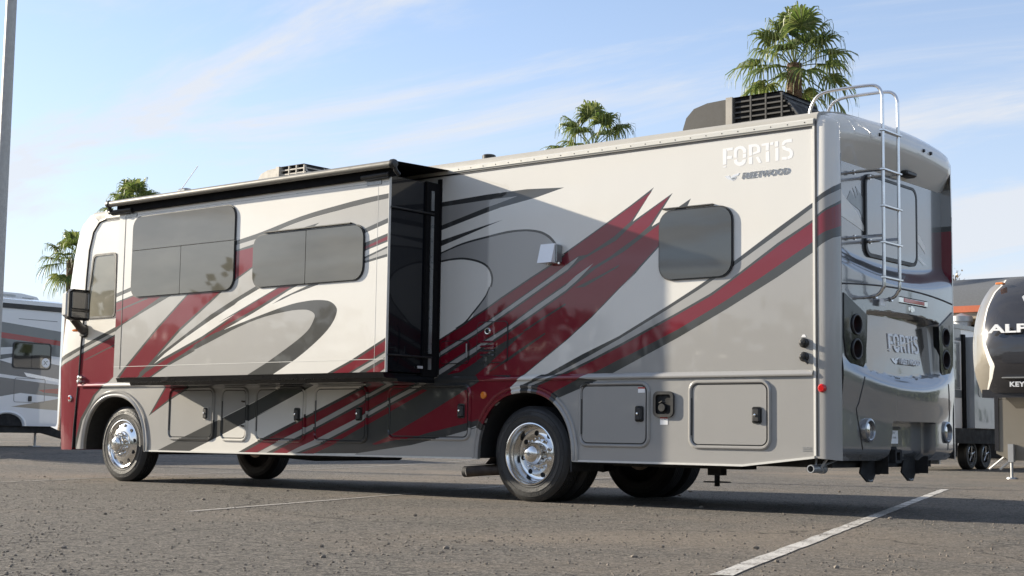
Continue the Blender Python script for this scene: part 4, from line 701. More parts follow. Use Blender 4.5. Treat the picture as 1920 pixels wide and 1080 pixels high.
mb.build('slide_floor', 'gloss_black', slide, 20)
for (x0, x1, z0, z1) in ((SX0 + .02, SX1, 1.3555, 1.3605), (SX0 + .12, SX1, 3.112, 3.118)):
    MB().box(x0, x1, YS - .0015, YS + .005, z0, z1).build('face_seam', 'trim_white' if z0 < 2 else 'decal_grey', slide)
MB().box(-4.395, -4.392, YS - .0012, YS + .005, SZ0, SZ1).build('face_seam', 'trim_white', slide)
MB().box(-8.508, -8.500, YS - .003, YS + .005, 1.33, 3.11).build('face_seam', 'black_plastic', slide)
mb = MB(); mb.add([(SX0, YS + .02, SZ1), (SX0, YS + .02, SZ0), (SX0, 0, SZ0), (SX0, 0, SZ1)], [(0, 1, 2, 3)]); mb.build('front_end', 'W', slide)
# big three-pane window
a0, a1, c0, c1, r_ = -8.336, -6.530, 2.153, 3.085, .13
wf = window('window_frame', slide, a0, a1, c0, c1, YS, r_)
zm, xm = 2.694, -7.441
for (x0, x1, z0, z1, rr) in ((a0, a1, zm, c1, (.01, .01, r_, r_)), (a0, xm, c0, zm, (r_, .01, .01, .01)), (xm, a1, c0, zm, (.01, r_, .01, .01))):
    pane(x0, x1, z0, z1, YS, rr, slide, 'window_pane')
a0, a1, c0, c1, r_ = -6.224, -4.567, 2.155, 2.714, .13
wf = window('window_frame', slide, a0, a1, c0, c1, YS, r_); xm = -5.403
for (x0, x1, rr) in ((a0, xm, (r_, .01, .01, r_)), (xm, a1, (.01, r_, r_, .01))):
    pane(x0, x1, c0, c1, YS, rr, slide, 'window_pane')
MB().box(-6.05, -4.75, YS - .03, YS, 2.733, 2.743).build('drip_rail', 'black_plastic', slide)
# slide topper awning
YA = -0.86
mb = MB(); mb.tube([(-8.70, YA, 3.262), (-4.10, YA, 3.262)], .036, 20); mb.build('awning_roller', 'awning_vinyl', slide)
mb = MB(); mb.box(-8.62, -4.14, YA + .055, YA + .095, 3.155, 3.262); mb.add([(-8.66, YA, 3.299), (-4.12, YA, 3.299), (-4.12, 0, 3.325), (-8.66, 0, 3.325), (-8.66, YA, 3.292), (-4.12, YA, 3.292), (-4.12, 0, 3.318), (-8.66, 0, 3.318)], [(0, 1, 2, 3), (7, 6, 5, 4), (0, 4, 5, 1), (1, 5, 6, 2), (3, 7, 4, 0)])  # black strip below the roller stands for its shaded underside
mb.build('awning_fabric_shade', 'awning_black', slide)
for xe, sg in ((-8.70, -1), (-4.10, 1)):
    mb = MB()
    mb.lathe([(0.0001, .035), (.038, .03), (.046, .01), (.046, -.02)], (xe, YA, 3.262), 'x', 18, 0, sg)
    mb.tube([(xe + .01 * sg, YA, 3.262), (xe + .012 * sg, YA + .02, 3.20), (xe, YS - .02, 3.165)], .022, 8)
    mb.build('awning_end_cap', 'black_plastic', slide)
for xa, xb in ((-8.76, -8.33), (-4.58, -4.20)):
    mb = MB(); mb.tube([(xa, YS - .05, 3.175), (xb, YS - .05, 3.18)], .021, 10); mb.rbox(xa + .02, xb - .02, YS - .045, YS, 3.14, 3.165, .008); mb.build('awning_arm', 'black_plastic', slide)
    xc = xb - .06 if xa < -8 else xa + .13
    mb = MB(); mb.box(xc - .10, xc + .10, YS - .008, YS + .001, 3.095, 3.14)
    mb.build('awning_bracket', 'decal_grey', slide)

# ---- baggage compartment doors
DOORS = [(-8.552, -7.698, .519, 1.145), (-7.593, -7.110, .517, 1.140), (-6.993, -6.161, .520, 1.142), (-6.035, -5.206, .522, 1.141), (-4.926, -3.776, .570, 1.138), (-2.444, -1.645, .535, 1.140), (-1.236, -.410, .537, 1.143)]
LATCH = [(-7.842, .838), None, (-6.289, .829), (-5.332, .837), (-3.899, .869), (-1.755, .844), (-.543, .835)]
for k_, (x0, x1, z0, z1) in enumerate(DOORS):
    fr = 0.045; rr = .095
    dr = painted('compartment_door', rrect(x0 + fr, x1 - fr, z0 + fr, z1 - fr, rr - .04), LS, lambda x, z: (x, -.012, z), rv, back=lambda x, z: (x, .02, z))
    o1 = rrect(x0, x1, z0, z1, rr); o2 = rrect(x0 + .012, x1 - .012, z0 + .012, z1 - .012, rr - .010); o3 = rrect(x0 + .024, x1 - .024, z0 + .024, z1 - .024, rr - .02); o4 = rrect(x0 + .034, x1 - .034, z0 + .034, z1 - .034, rr - .03)
    o1, o2, o3, o4 = subdivide_rings([o1, o2, o3, o4])
    mbs = MB(); n = len(o1); rows = [(o1, -.003), (o1, -.010), (o2, -.022), (o3, -.022), (o4, -.008), (o4, .02)]
    for (ra, ya), (rb, yb) in zip(rows, rows[1:]):
        for i in range(n):
            j = (i + 1) % n; c = ((ra[i][0] + ra[j][0] + rb[i][0]) / 3, (ra[i][1] + ra[j][1] + rb[i][1]) / 3); colr = 'W'
            for cc, pl in reversed(LS):
                if pip(c, pl): colr = cc; break
            mbs.add([(ra[i][0], ya, ra[i][1]), (ra[j][0], ya, ra[j][1]), (rb[j][0], yb, rb[j][1]), (rb[i][0], yb, rb[i][1])], [(0, 1, 2, 3)], PAL.index(colr))
    f_ = mbs.build('door_frame', PAL, dr, 50)
    bm = bmesh.new(); bm.from_mesh(f_.data); bmesh.ops.remove_doubles(bm, verts=bm.verts, dist=1e-4); bm.to_mesh(f_.data); bm.free()
    MB().ring(rrect(x0 + .035, x1 - .035, z0 + .035, z1 - .035, rr - .031), rrect(x0 + .044, x1 - .044, z0 + .044, z1 - .044, rr - .039), lambda x, z: (x, -.007, z), lambda x, z: (x, .02, z)).build('door_gasket', 'black_plastic', dr)
    MB().box(x0 + .030, x0 + .046, -.016, -.006, z0 + .12, z1 - .16).build('hinge', 'black_plastic', dr)
    if LATCH[k_]:
        lx, lz = LATCH[k_]
        mb = MB(); mb.rbox(lx - .036, lx + .036, -.042, -.010, lz - .062, lz + .062, .012); mb.build('latch', 'black_plastic', dr)
        mb = MB(); mb.lathe([(.0001, -.05), (.011, -.048), (.012, -.04)], (lx - .006, 0, lz), 'y', 10); mb.build('key_barrel', 'chrome', dr)
        MB().ring(rrect(lx - .046, lx + .046, lz - .072, lz + .072, .02), rrect(lx - .034, lx + .034, lz - .06, lz + .06, .014), lambda x, z: (x, -.020, z), lambda x, z: (x, -.010, z)).build('latch_bezel', PAL[2] if k_ > 1 else 'trim_white', dr)
    else:
        for z in (.975, .70): MB().tube([(-7.20, -.03, z), (-7.155, -.03, z - .005)], .009, 8).build('turn_button', 'rust_steel', dr)
# ---- service panels on the upper wall
def hatch_panel(name, x0, x1, z0, z1, r=.04):
    p_ = painted(name, rrect(x0, x1, z0, z1, r), LW, lambda x, z: (x, -.010, z), rv, back=lambda x, z: (x, .002, z))
    MB().ring(rrect(x0 - .008, x1 + .008, z0 - .008, z1 + .008, r + .008), rrect(x0 + .002, x1 - .002, z0 + .002, z1 - .002, r - .002), lambda x, z: (x, -.007, z), lambda x, z: (x, .002, z)).build('panel_gasket', 'black_plastic', p_)
    return p_
hp = hatch_panel('water_heater_door', -3.708, -3.327, 1.349, 1.744)
for i in range(4): 
    mb = MB(); z = 1.41 + i * .043; mb.prism([(-.011, z), (-.026, z + .004), (-.024, z + .012), (-.011, z + .022)], lambda y, zz: (-3.66, y, zz), lambda y, zz: (-3.50 + (.02 if i < 3 else 0), y, zz)); mb.build('louvre', 'R' if i > 1 else 'D', hp)
mb = MB(); mb.lathe([(.0001, -.018), (.03, -.02), (.038, -.008), (.038, .0)], (-3.565, -.012, 1.655), 'y', 18); mb.build('vent_ring', 'chrome', hp)
mb = MB(); mb.lathe([(.0001, -.023), (.022, -.022), (.024, -.0)], (-3.565, -.012, 1.655), 'y', 14); mb.build('vent_core', 'interior_dark', hp)
hp = hatch_panel('utility_hatch', -4.197, -3.825, 1.348, 1.568)
MB().tube([(-3.83, -.03, 1.40), (-3.83, -.03, 1.54)], .008, 8).build('hatch_handle', 'decal_grey', hp)
# fuel filler
mb = MB(); mb.ring(rrect(-1.60, -1.385, .815, 1.045, .05), rrect(-1.572, -1.412, .842, 1.018, .03), lambda x, z: (x, -.030, z), lambda x, z: (x, .004, z)); ff = mb.build('fuel_filler', 'black_plastic', rv)
mb = MB(); mb.box(-1.575, -1.41, -.0065, -.0055, .84, 1.02); mb.build('filler_recess_shade', 'interior_dark', ff)  # flat dark sheet drawn as the shade inside the filler
mb = MB(); mb.lathe([(.0001, -.035), (.035, -.035), (.04, -.02), (.04, 0)], (-1.50, -.007, .90), 'y', 16); mb.tube([(-1.53, -.03, .94), (-1.49, -.045, .955), (-1.46, -.03, .945)], .007, 6); mb.build('filler_cap', 'black_plastic', ff)
def sticker(x, z, w, h, mat2=None, y=-.0065, parent=rv):
    s_ = MB().box(x - w / 2, x + w / 2, y, y + .001, z - h / 2, z + h / 2).build('sticker', 'decal_white', parent)
    if mat2: MB().box(x - w / 2, x + w / 2, y - .001, y, z + h * .22, z + h / 2).build('sticker_header', mat2, s_)
    return s_
st = sticker(-1.496, .785, .082, .075, 'sticker_red')
lettering('fine_print', 'FUEL ONLY', .012, st, (-1.53, -.0075, .79), (1, 0, 0), (0, 0, 1), 'decal_grey', extrude=.0003)
sticker(-1.735, 1.06, .075, .05, 'sticker_red', y=-.0135)
mb = MB()
for i in range(3): mb.box(-.115, -.03, -.0062, -.0052, .535 + i * .014, .541 + i * .014)
mb.build('data_plate', 'decal_grey', rv)
# marker lamps and inlets
def puck(name, x, z, r, h, mat, y=-.004, n=20):
    mb = MB(); mb.lathe([(.0001, -h), (r * .7, -h), (r, -h * .6), (r, 0)], (x, y, z), 'y', n); return mb.build(name, mat, rv)
puck('red_marker', .072, 1.06, .036, .03, 'red_lens')
am = puck('amber_marker', -3.614, 1.024, .036, .022, 'amber_lens')
for z, x in ((1.442, -.096), (1.325, -.096)):
    p_ = puck('utility_inlet', x, z, .042, .03, 'black_plastic', y=0)
    mb = MB(); mb.lathe([(.0001, -.065), (.022, -.06), (.026, -.03), (.03, -.028)], (x, 0, z), 'y', 14); mb.tube([(x + .01, -.04, z - .02), (x + .05, -.03, z - .06)] if z < 1.4 else [(x, -.05, z + .01), (x, -.05, z - .02)], .01, 6); mb.build('inlet_cap', 'black_plastic', p_)
MB().prism([(-.125, 1.492), (-.08, 1.492), (-.092, 1.512), (-.113, 1.512)], lambda x, z: (x, -.002, z), lambda x, z: (x, .001, z)).build('inlet_decal', 'decal_white', rv)
# outdoor antenna box on the wall
bx_ = MB().prism([(-.0, 2.275), (-.150, 2.275), (-.095, 2.46), (0, 2.46)], lambda y, z: (-2.855, y, z), lambda y, z: (-2.685, y, z)).build('wall_box', 'box_white', rv)
MB().rbox(-2.684, -2.665, -.09, -.0, 2.28, 2.45, .006).build('box_hinge', 'decal_grey', bx_)
mb = MB()
for x in (-2.80, -2.67): mb.lathe([(.0001, 0), (.012, .002), (.012, .02)], (x, -.05, 2.262), 'z', 8)
mb.build('box_latch', 'chrome', bx_)
# corner trim of side wall
mb = MB(); mb.prism([(-.014, .0), (-.010, -.008), (.010, -.009), (.014, -.003)], lambda x, y: (x, y, .50), lambda x, y: (x, y, 3.285)); mb.build('corner_moulding', 'trim_white', rv, 20)
MB().box(.017, .028, -.008, .004, .50, 3.33).build('corner_seal', 'black_plastic', rv)
# lettering on the side
f0 = lambda a, b_: (-.899 + a, -.0012, 3.02 + b_); f1 = lambda a, b_: (-.899 + a, .0005, 3.02 + b_)
stencil('letter', rv, f0, f1, 'decal_white')
mb = MB(); mb.prism([(0, .042), (.05, .047), (.062, .022), (.085, .044), (.155, .058), (.14, .036), (.10, .03), (.125, .026), (.11, .006), (.085, -.004), (.062, .004), (.04, .012)], lambda a, b_: (-.875 + a, -.002, 2.895 + b_), lambda a, b_: (-.875 + a, .0005, 2.895 + b_)); mb.build('wing_emblem', 'decal_silver', rv)
mb = MB(); mb.prism([(.066, .012), (.085, .004), (.105, .012), (.115, .022), (.088, .024)], lambda a, b_: (-.875 + a, -.003, 2.895 + b_), lambda a, b_: (-.875 + a, -.002, 2.895 + b_)); mb.build('wing_grey_print', 'decal_grey', rv)  # grey print on the wing emblem
lettering('script_backing', 'FLEETWOOD', .078, rv, (-.700, -.003, 2.896), (1, 0, 0), (0, 0, 1), 'decal_white', shear=.28, extrude=.0005, bold=.002, spacing=.98)  # white letters set just behind the grey script
lettering('script', 'FLEETWOOD', .078, rv, (-.704, -.006, 2.898), (1, 0, 0), (0, 0, 1), 'decal_grey', shear=.28, extrude=.001, bold=-.0006, spacing=.98)

# ---- rear cap: corner posts carry the stripes round the corner
def post_path(s):
    """plan of the near rear corner, s in 0..1"""
    if s < .3: return (.07 * s / .3, 0.0)
    t_ = (s - .3) / .7 * pi / 2
    return (.07 + .12 * sin(t_), .12 - .12 * cos(t_))
BANDS = PAINT_POST
def post_layers(): return [('S', [(-.1, .3), (1.1, .3), (1.1, 2.02)] + [p for p in POST_EDGE[::-1]] + [(-.1, POST_EDGE[0][1])])] + BANDS
cutsP = [[(s, .40), (s, 3.40)] for s in (.15, .3, .37, .44, .51, .58, .65, .72, .79, .86, .93)] + [[(0, z), (1, z)] for z in (3.30, 3.34, 3.37)]
def dome(z): return 0 if z < 3.27 else min(1.0, (z - 3.27) / .12)
for side in (0, 1):
    def pm(s, z, side=side):
        x, y = post_path(s); d = dome(z); q = 1 - sqrt(max(0, 1 - d * d))
        x = x - (x + .02) * q * .8; y = y + (.14 - y) * q * .6
        y -= .004 * (1 - q)
        return (x, y if side == 0 else WID - y, z)
    painted('corner_post', [(0, .482), (1, .462), (1, 3.385), (0, 3.385)], post_layers(), pm, rv, cuts=cutsP, angle=60)
# ---- rear face as one moulded shell
def sst(a, b_, v_):
    t_ = max(0.0, min(1.0, (v_ - a) / (b_ - a))); return t_ * t_ * (3 - 2 * t_)
POD = [(.139, 1.866), (.524, 1.700), (.512, 1.511), (.480, 1.290), (.402, 1.194), (.256, 1.254), (.167, 1.341), (.135, 1.488)]
YC = WID / 2
def rearx(y, z):
    b_ = 1 - ((y - YC) / 1.15) ** 2; b_ = max(0.0, b_)
    x = XR + .045 * b_
    led = 2.20 + .10 * ((y - YC) / 1.1) ** 2
    x -= (.10 + .045 * b_) * sst(led - .20, led, z)                     # ledge under the window wall
    ze = 1.075 + .11 * ((y - YC) / 1.0) ** 2                            # bumper roll
    x += (.085 * b_ + .012) * sst(ze + .14, ze, z)
    x -= .018 * sst(ze, ze - .35, z)
    x -= .09 * sst(.58, .44, z) ** 2
    # recessed plate panel
    inx = sst(.52, .545, y) * (1 - sst(2.015, 2.04, y)); 
    zt = 1.70 + .07 * max(0, b_) ; zb = 1.205 + .05 * ((y - YC) / .75) ** 2
    inz = sst(zb - .012, zb, z) * (1 - sst(zt - .03, zt, z))
    x -= (.04 * (z - zb) / .5 + .075) * inx * inz
    # hitch bay
    w_ = .06 * (z - .5) / .3
    hx = sst(.80 + w_, .83 + w_, y) * (1 - sst(1.70 + .03, 1.73 + .03, y)); hz = 1 - sst(.79, .805, z)
    x -= .13 * hx * hz
    return x
def lines(a, b_, n, extra):
    l = [a + (b_ - a) * k / n for k in range(n + 1)] + extra; return sorted(set(round(v_, 4) for v_ in l))
ygrid = lines(.12, WID - .12, 64, [.52, .528, .537, .545, 2.015, 2.023, 2.032, 2.04, .80, .815, .83, .845, .86, .875, .89, 1.73, 1.74, 1.75, 1.76])
zgrid = lines(.462, 3.06, 150, [1.2, 1.205, 1.21, .79, .795, .80, .805, 1.70, 1.71, 1.72, 1.73, 1.74, 1.75, 1.76, 1.77])
mb = MB(); nY, nZ = len(ygrid), len(zgrid)
mb.v = [(rearx(y, z), y, z) for z in zgrid for y in ygrid]
for j in range(nZ - 1):
    for i in range(nY - 1):
        zc = (zgrid[j] + zgrid[j + 1]) / 2; yc = (ygrid[i] + ygrid[i + 1]) / 2
        if any(pip((yy_, zc), [((a - .33) * .76 + .33, 1.50 + (c - 1.50) * .80) for a, c in POD]) for yy_ in (yc, WID - yc)): continue
        mi = 0
        b_ = max(0, 1 - ((yc - YC) / 1.15) ** 2)
        if .545 < yc < 2.015 and 1.215 + .05 * ((yc - YC) / .75) ** 2 < zc < 1.675 + .07 * b_: mi = 1
        mb.f.append((j * nY + i, j * nY + i + 1, (j + 1) * nY + i + 1, (j + 1) * nY + i)); mb.m.append(mi)
rear = mb.build('rear_cap', ['rear_silver', 'rear_panel_reflection'], rv, 28)
for y, sg in ((.12, 1), (WID - .12, -1)):        # inner faces of the posts beside the window wall
    mb = MB(); pts_ = [(z, rearx(y, z)) for z in [1.95 + k * .05 for k in range(23)]]
    mb.v = [(XR, y, z) for z, _ in pts_] + [(x - .02, y, z) for z, x in pts_]; n = len(pts_)
    mb.f = [(i, i + 1, n + i + 1, n + i) for i in range(n - 1)]; mb.m = [0] * (n - 1)
    if sg == -1: mb.m = [1 if 2.10 < z < 2.62 else (2 if 2.62 <= z < 2.7 else 0) for z, _ in pts_[:-1]]
    mb.build('post_return', ['rear_silver', 'R', 'D'], rv)
# brow over the rear window
bp = [(.085, 3.02), (.205, 3.165), (.222, 3.20), (.222, 3.27), (.20, 3.345), (.15, 3.395), (.06, 3.42), (-.06, 3.425), (-.06, 3.30)]
mb = MB(); ysb = [.10 + (WID - .20) * k / 24 for k in range(25)]; n = len(bp)
for y in ysb:
    b_ = 1 - ((y - YC) / 1.17) ** 2; e = max(0.0, 1 - min(y - .10, WID - .10 - y) / .16)
    for i, (x, z) in enumerate(bp):
        xx = x + (.05 * b_ if 0 < i < 7 else 0) - (.05 * e * e if 0 < i < 6 else 0)
        mb.v.append((xx, y, z + (.045 * b_ if i > 0 else 0) - (.02 * e * e if i > 3 else 0)))
for k in range(len(ysb) - 1):
    for i in range(n): mb.f.append((k * n + i, k * n + (i + 1) % n, (k + 1) * n + (i + 1) % n, (k + 1) * n + i)); mb.m.append(0)
mb.f += [tuple(range(n)), tuple(range((len(ysb) - 1) * n, len(ysb) * n))]; mb.m += [0, 0]
brow = mb.build('rear_brow', 'W', rv, 40)
for y in (1.62, 1.78, .72):
    mb = MB(); mb.lathe([(.0001, .02), (.014, .018), (.018, .0)], (.265 if y > 1 else .255, y, 3.30), 'x', 12); mb.build('clearance_lamp', 'black_plastic', brow)
mb = MB(); mb.rbox(.10, .21, 1.40, 1.62, 3.05, 3.10, .015); mb.build('rear_camera', 'black_plastic', brow)
MB().box(-.05, .085, .03, WID - .03, 2.95, 3.36).build('rear_header', 'W', rv)
# rear window
rw = MB(); rw.ring(rrect(.745, 1.825, 2.245, 2.985, .10), rrect(.775, 1.80, 2.275, 2.96, .085), lambda y, z: (.112, y, z), lambda y, z: (.085, y, z)); rw = rw.build('rear_window', 'black_plastic', rv)
MB().prism(rrect(.778, 1.797, 2.278, 2.957, .083), lambda y, z: (.108, y, z), lambda y, z: (.095, y, z)).build('pane', 'rear_silver', rw)
for i, (pl, mt) in enumerate((([(.30, 2.80), (.34, 2.74), (.61, 2.62), (.765, 2.49), (.74, 2.46), (.30, 2.55)], 'W'), ([(.49, 2.79), (.596, 2.733), (.531, 2.82), (.635, 2.765), (.589, 2.84), (.74, 2.75), (.74, 2.56), (.66, 2.64), (.42, 2.70)], 'decal_grey'), ([(1.84, 2.59), (2.036, 2.464), (2.036, 2.40), (1.86, 2.50)], 'W'), ([(1.84, 2.40), (2.06, 2.29), (2.0, 2.28), (1.84, 2.34)], 'W'))):
    MB().prism(pl, lambda y, z: (.0925, y, z), lambda y, z: (.0905, y, z)).build('blade_stripe', mt, rear)
mb = MB(); mb.tube([(rearx(y, 1.985 - .04 * ((y - YC) / 1.1) ** 2) + .001, y, 1.985 - .04 * ((y - YC) / 1.1) ** 2) for y in [.13 + k * (WID - .26) / 40 for k in range(41)]], .008, 6); mb.build('cap_seam', 'black_plastic', rear)
for y0_, s_ in ((.40, 1), (WID - .40, -1)):
    mb = MB(); mb.tube([(rearx(y, z) + .001, y, z) for y, z in [(y0_ - s_ * .10 * sin(k / 10 * pi / 2), 1.17 - .45 * k / 10) for k in range(6)] + [(y0_ - s_ * .10 + s_ * .10 * k / 6, .90 - .40 * k / 6) for k in range(7)]], .005, 6); mb.build('bumper_seam', 'black_plastic', rear)
# tail lamp pods
for sg in (1, -1):
    fl = (lambda y: y) if sg == 1 else (lambda y: WID - y)
    podx = lambda y, z: XR + .010 + .045 * max(0, 1 - ((y - YC) / 1.15) ** 2)
    hol = [[(fl(.345) + .082 * cos(q), zc + .082 * sin(q)) for q in [k * pi / 14 for k in range(28)]] for zc in (1.61, 1.40)]
    pod = painted('lamp_pod', [(fl(y), z) for y, z in POD], [], lambda y, z: (podx(y, z), y, z), rv, base='gloss_black', pal=['gloss_black'], holes=hol, cuts=[[(fl(q), 1.1), (fl(q), 1.9)] for q in (.2, .25, .3, .35, .4, .45, .5)], back=lambda y, z: (podx(y, z) - .06, y, z))
    for z in (1.61, 1.40):
        yy = fl(.345); xb = podx(yy, z)
        mb = MB(); mb.lathe([(.066, -.085), (.074, .006), (.082, .010), (.091, .008), (.093, -.004)], (xb, yy, z), 'x', 32); mb.build('lamp_bezel', 'black_plastic', pod)
        mb = MB(); mb.lathe([(.0001, -.060), (.045, -.064), (.069, -.072)], (xb, yy, z), 'x', 28); mb.build('tail_lamp', 'dark_red_lens', pod)
# high brake lamp, maker's badge
bl = MB(); bl.rbox(.225, .242, 1.13, 1.74, 1.855, 1.915, .008); bl = bl.build('brake_lamp', 'chrome', rv)
MB().rbox(.238, .246, 1.22, 1.66, 1.868, 1.905, .004).build('lens', 'red_lens', bl)
mb = MB(); mb.prism(rrect(1.33, 1.46, 1.80, 1.835, .01), lambda y, z: (.2365, y, z), lambda y, z: (.225, y, z)); mb.prism(rrect(1.37, 1.42, 1.79, 1.845, .008), lambda y, z: (.2405, y, z), lambda y, z: (.225, y, z)); mb.build('rear_badge', 'chrome', rv)
def px_(y, z): return rearx(y, z)
# lettering on the rear panel (reads along +y)
g0 = lambda a, b_: (px_(1.10 + a, 1.43 + b_) + .009, 1.10 + a, 1.43 + b_); g1 = lambda a, b_: (px_(1.10 + a, 1.43 + b_) - .01, 1.10 + a, 1.43 + b_)
stencil('letter', rear, g0, g1, 'decal_white', .93)
mb = MB(); mb.prism([(0, .042), (.05, .047), (.062, .022), (.085, .044), (.155, .058), (.14, .036), (.10, .03), (.125, .026), (.11, .006), (.085, -.004), (.062, .004), (.04, .012)], lambda a, b_: (px_(1.14 + a, 1.32 + b_) + .006, 1.14 + a, 1.32 + b_), lambda a, b_: (px_(1.14 + a, 1.32 + b_) - .006, 1.14 + a, 1.32 + b_)); mb.build('wing_emblem', 'decal_silver', rear)
xx = px_(1.5, 1.34) + .012
lettering('script', 'FLEETWOOD', .07, rear, (px_(1.5, 1.33) + .012, 1.30, 1.322), (0, 1, 0), (.0, 0, 1), 'decal_white', shear=.28, extrude=.012, bold=.002, spacing=.95)
# bumper lamps
for y in (.46, WID - .46):
    xb = rearx(y, .72) + .022
    mb = MB(); mb.lathe([(.070, -.05), (.074, .004), (.084, .010), (.100, .004), (.106, -.05)], (xb, y, .72), 'x', 26); bz = mb.build('reverse_lamp', 'rear_silver', rv)
    mb = MB(); mb.lathe([(.0001, -.006), (.05, -.010), (.075, -.02)], (xb, y, .72), 'x', 26); mb.build('lens', 'chrome', bz)
# hitch bay fittings
mb = MB(); mb.box(.05, rearx(1.1, .55) + .003, .90, 1.28, .455, .585); mb.build('hitch_cavity_shade', 'interior_dark', rv)  # solid near-black block painted as the shade in the hitch opening
mb = MB(); mb.ring(rrect(1.02, 1.14, .44, .56, .012), rrect(1.045, 1.115, .465, .535, .006), lambda y, z: (.24, y, z), lambda y, z: (-.4, y, z)); mb.build('hitch_receiver', 'underbody', rv)
mb = MB(); xq = rearx(.93, .67); mb.rbox(xq - .02, xq + .025, .895, .96, .62, .72, .01); mb.build('trailer_plug', 'black_plastic', rv)
xq = rearx(1.12, .67); s_ = MB().box(xq, xq + .004, 1.05, 1.19, .61, .725).build('rating_sticker', 'decal_white', rv)
lettering('rating_print', 'REAR', .026, s_, (xq + .0045, 1.06, .695), (0, 1, 0), (0, 0, 1), 'decal_grey', extrude=.0003)
lettering('rating_print', '1138684', .026, s_, (xq + .0045, 1.06, .655), (0, 1, 0), (0, 0, 1), 'decal_grey', extrude=.0003)
MB().box(xq, xq + .006, 1.05, 1.23, .735, .760).build('hitch_badge', 'black_plastic', rv)
mb = MB()
for y in (1.22, 1.36): mb.lathe([(.0001, .0), (.014, .0), (.014, .01)], (.2, y, .795), 'z', 8)
mb.build('plate_lamp', 'chrome', rv)
# tow plates under the bumper
for y0_ in (.62, 1.45):
    mb = MB(); poly = [(y0_ + .06, .50), (y0_ + .30, .50), (y0_ + .30, .345), (y0_ + .24, .275), (y0_ + .14, .275), (y0_, .355)]
    mb.prism(poly, lambda y, z: (.10, y, z), lambda y, z: (.085, y, z)); mb.box(.085, .22, y0_ + .292, y0_ + .30, .345, .50)
    mb.tube([(.09, y0_ + .30, .345), (.09, y0_ + .39, .345)], .008, 6); mb.build('tow_plate', 'underbody', rv)
    mb = MB(); mb.tube([(.103, y0_ + .15, .292), (.103, y0_ + .19, .283), (.103, y0_ + .23, .292)], .006, 6); mb.build('shackle', 'galvanised', rv)
# drain pipe, jack, exhaust
mb = MB(); mb.lathe([(.026, -.01), (.034, -.01), (.034, .16), (.042, .16), (.042, .22)], (-.03, -.02, .392), 'y', 16); mb.tube([(.0, .1, .40), (.06, .12, .50)], .012, 6); mb.tube([(-.05, .1, .40), (-.05, .12, .50)], .010, 6); mb.tube([(.02, .10, .42), (.10, .35, .50)], .01, 6); mb.build('drain_pipe', 'galvanised', rv)
mb = MB(); mb.box(-1.32, -1.18, .45, .55, .30, .44); mb.tube([(-1.25, .5, .20), (-1.25, .5, .32)], .025, 10); mb.lathe([(.0001, .006), (.12, .004), (.13, -.004), (.0001, -.004)], (-1.25, .5, .24), 'z', 18); mb.build('levelling_jack', 'underbody', rv)
mb = MB(); mb.tube([(-3.80, -.02, .27), (-3.66, .05, .285), (-3.45, .16, .30), (-3.2, .5, .40)], .055, 14, 0, False); mb.add([(-3.86, .02, .335), (-3.5, .02, .35), (-3.5, .3, .37), (-3.86, .3, .345)], [(0, 1, 2, 3)]); mb.add([(-3.60, .01, .345), (-3.52, .01, .42), (-3.52, .3, .42), (-3.60, .3, .345)], [(0, 1, 2, 3)]); mb.build('exhaust_pipe', 'rust_steel', rv)
mb = MB(); mb.lathe([(.047, -.03), (.055, -.03), (.055, .02)], (-3.80, -.02, .27), 'x', 14); mb.build('exhaust_tip', 'underbody', rv)
mb = MB(); mb.lathe([(.0001, .0), (.03, .005), (.035, .04)], (-5.9, .9, .345), 'z', 10); mb.build('drain_plug', 'underbody', rv)

# ---- ladder
lad = empty('ladder', (0, 0, 0), rv)
XL = .40
for y in (.485, .79):
    pts_ = [(-.30 + .0, y, 3.45), (-.28, y, 3.56), (-.22, y, 3.655), (-.12, y, 3.69), (.05, y, 3.695), (XL - .12, y, 3.69), (XL - .04, y, 3.665), (XL - .005, y, 3.60), (XL, y, 3.5), (XL, y, 3.0), (XL, y, 2.4), (XL, y, 1.98), (XL - .015, y, 1.92), (XL - .05, y, 1.875), (XL - .11, y, 1.855), (.20, y, 1.85)]
    MB().tube(smooth_path(pts_, 5), .0145, 10).build('rail', 'ladder_alu', lad)
    for z in (2.945, 2.375):
        MB().tube([(rearx(y, z) - .01, y, z), (XL, y, z)], .0135, 8).build('standoff', 'ladder_alu', lad)
        MB().tube([(rearx(y, z) + .03, y, z), (rearx(y, z) + .05, y, z)], .022, 10).build('standoff_clamp', 'chrome', lad)
    MB().tube([(.30, y, 1.853), (.33, y, 1.857)], .022, 10).build('standoff_clamp', 'chrome', lad)
for z in (3.285, 2.945, 2.63, 2.315, 2.015):
    mb = MB(); mb.rbox(XL - .02, XL + .022, .455, .825, z - .010, z + .010, .004); mb.build('rung', 'ladder_alu', lad)
MB().box(.255, .262, .70, .80, 1.80, 1.855).build('ladder_label', 'decal_white', lad)

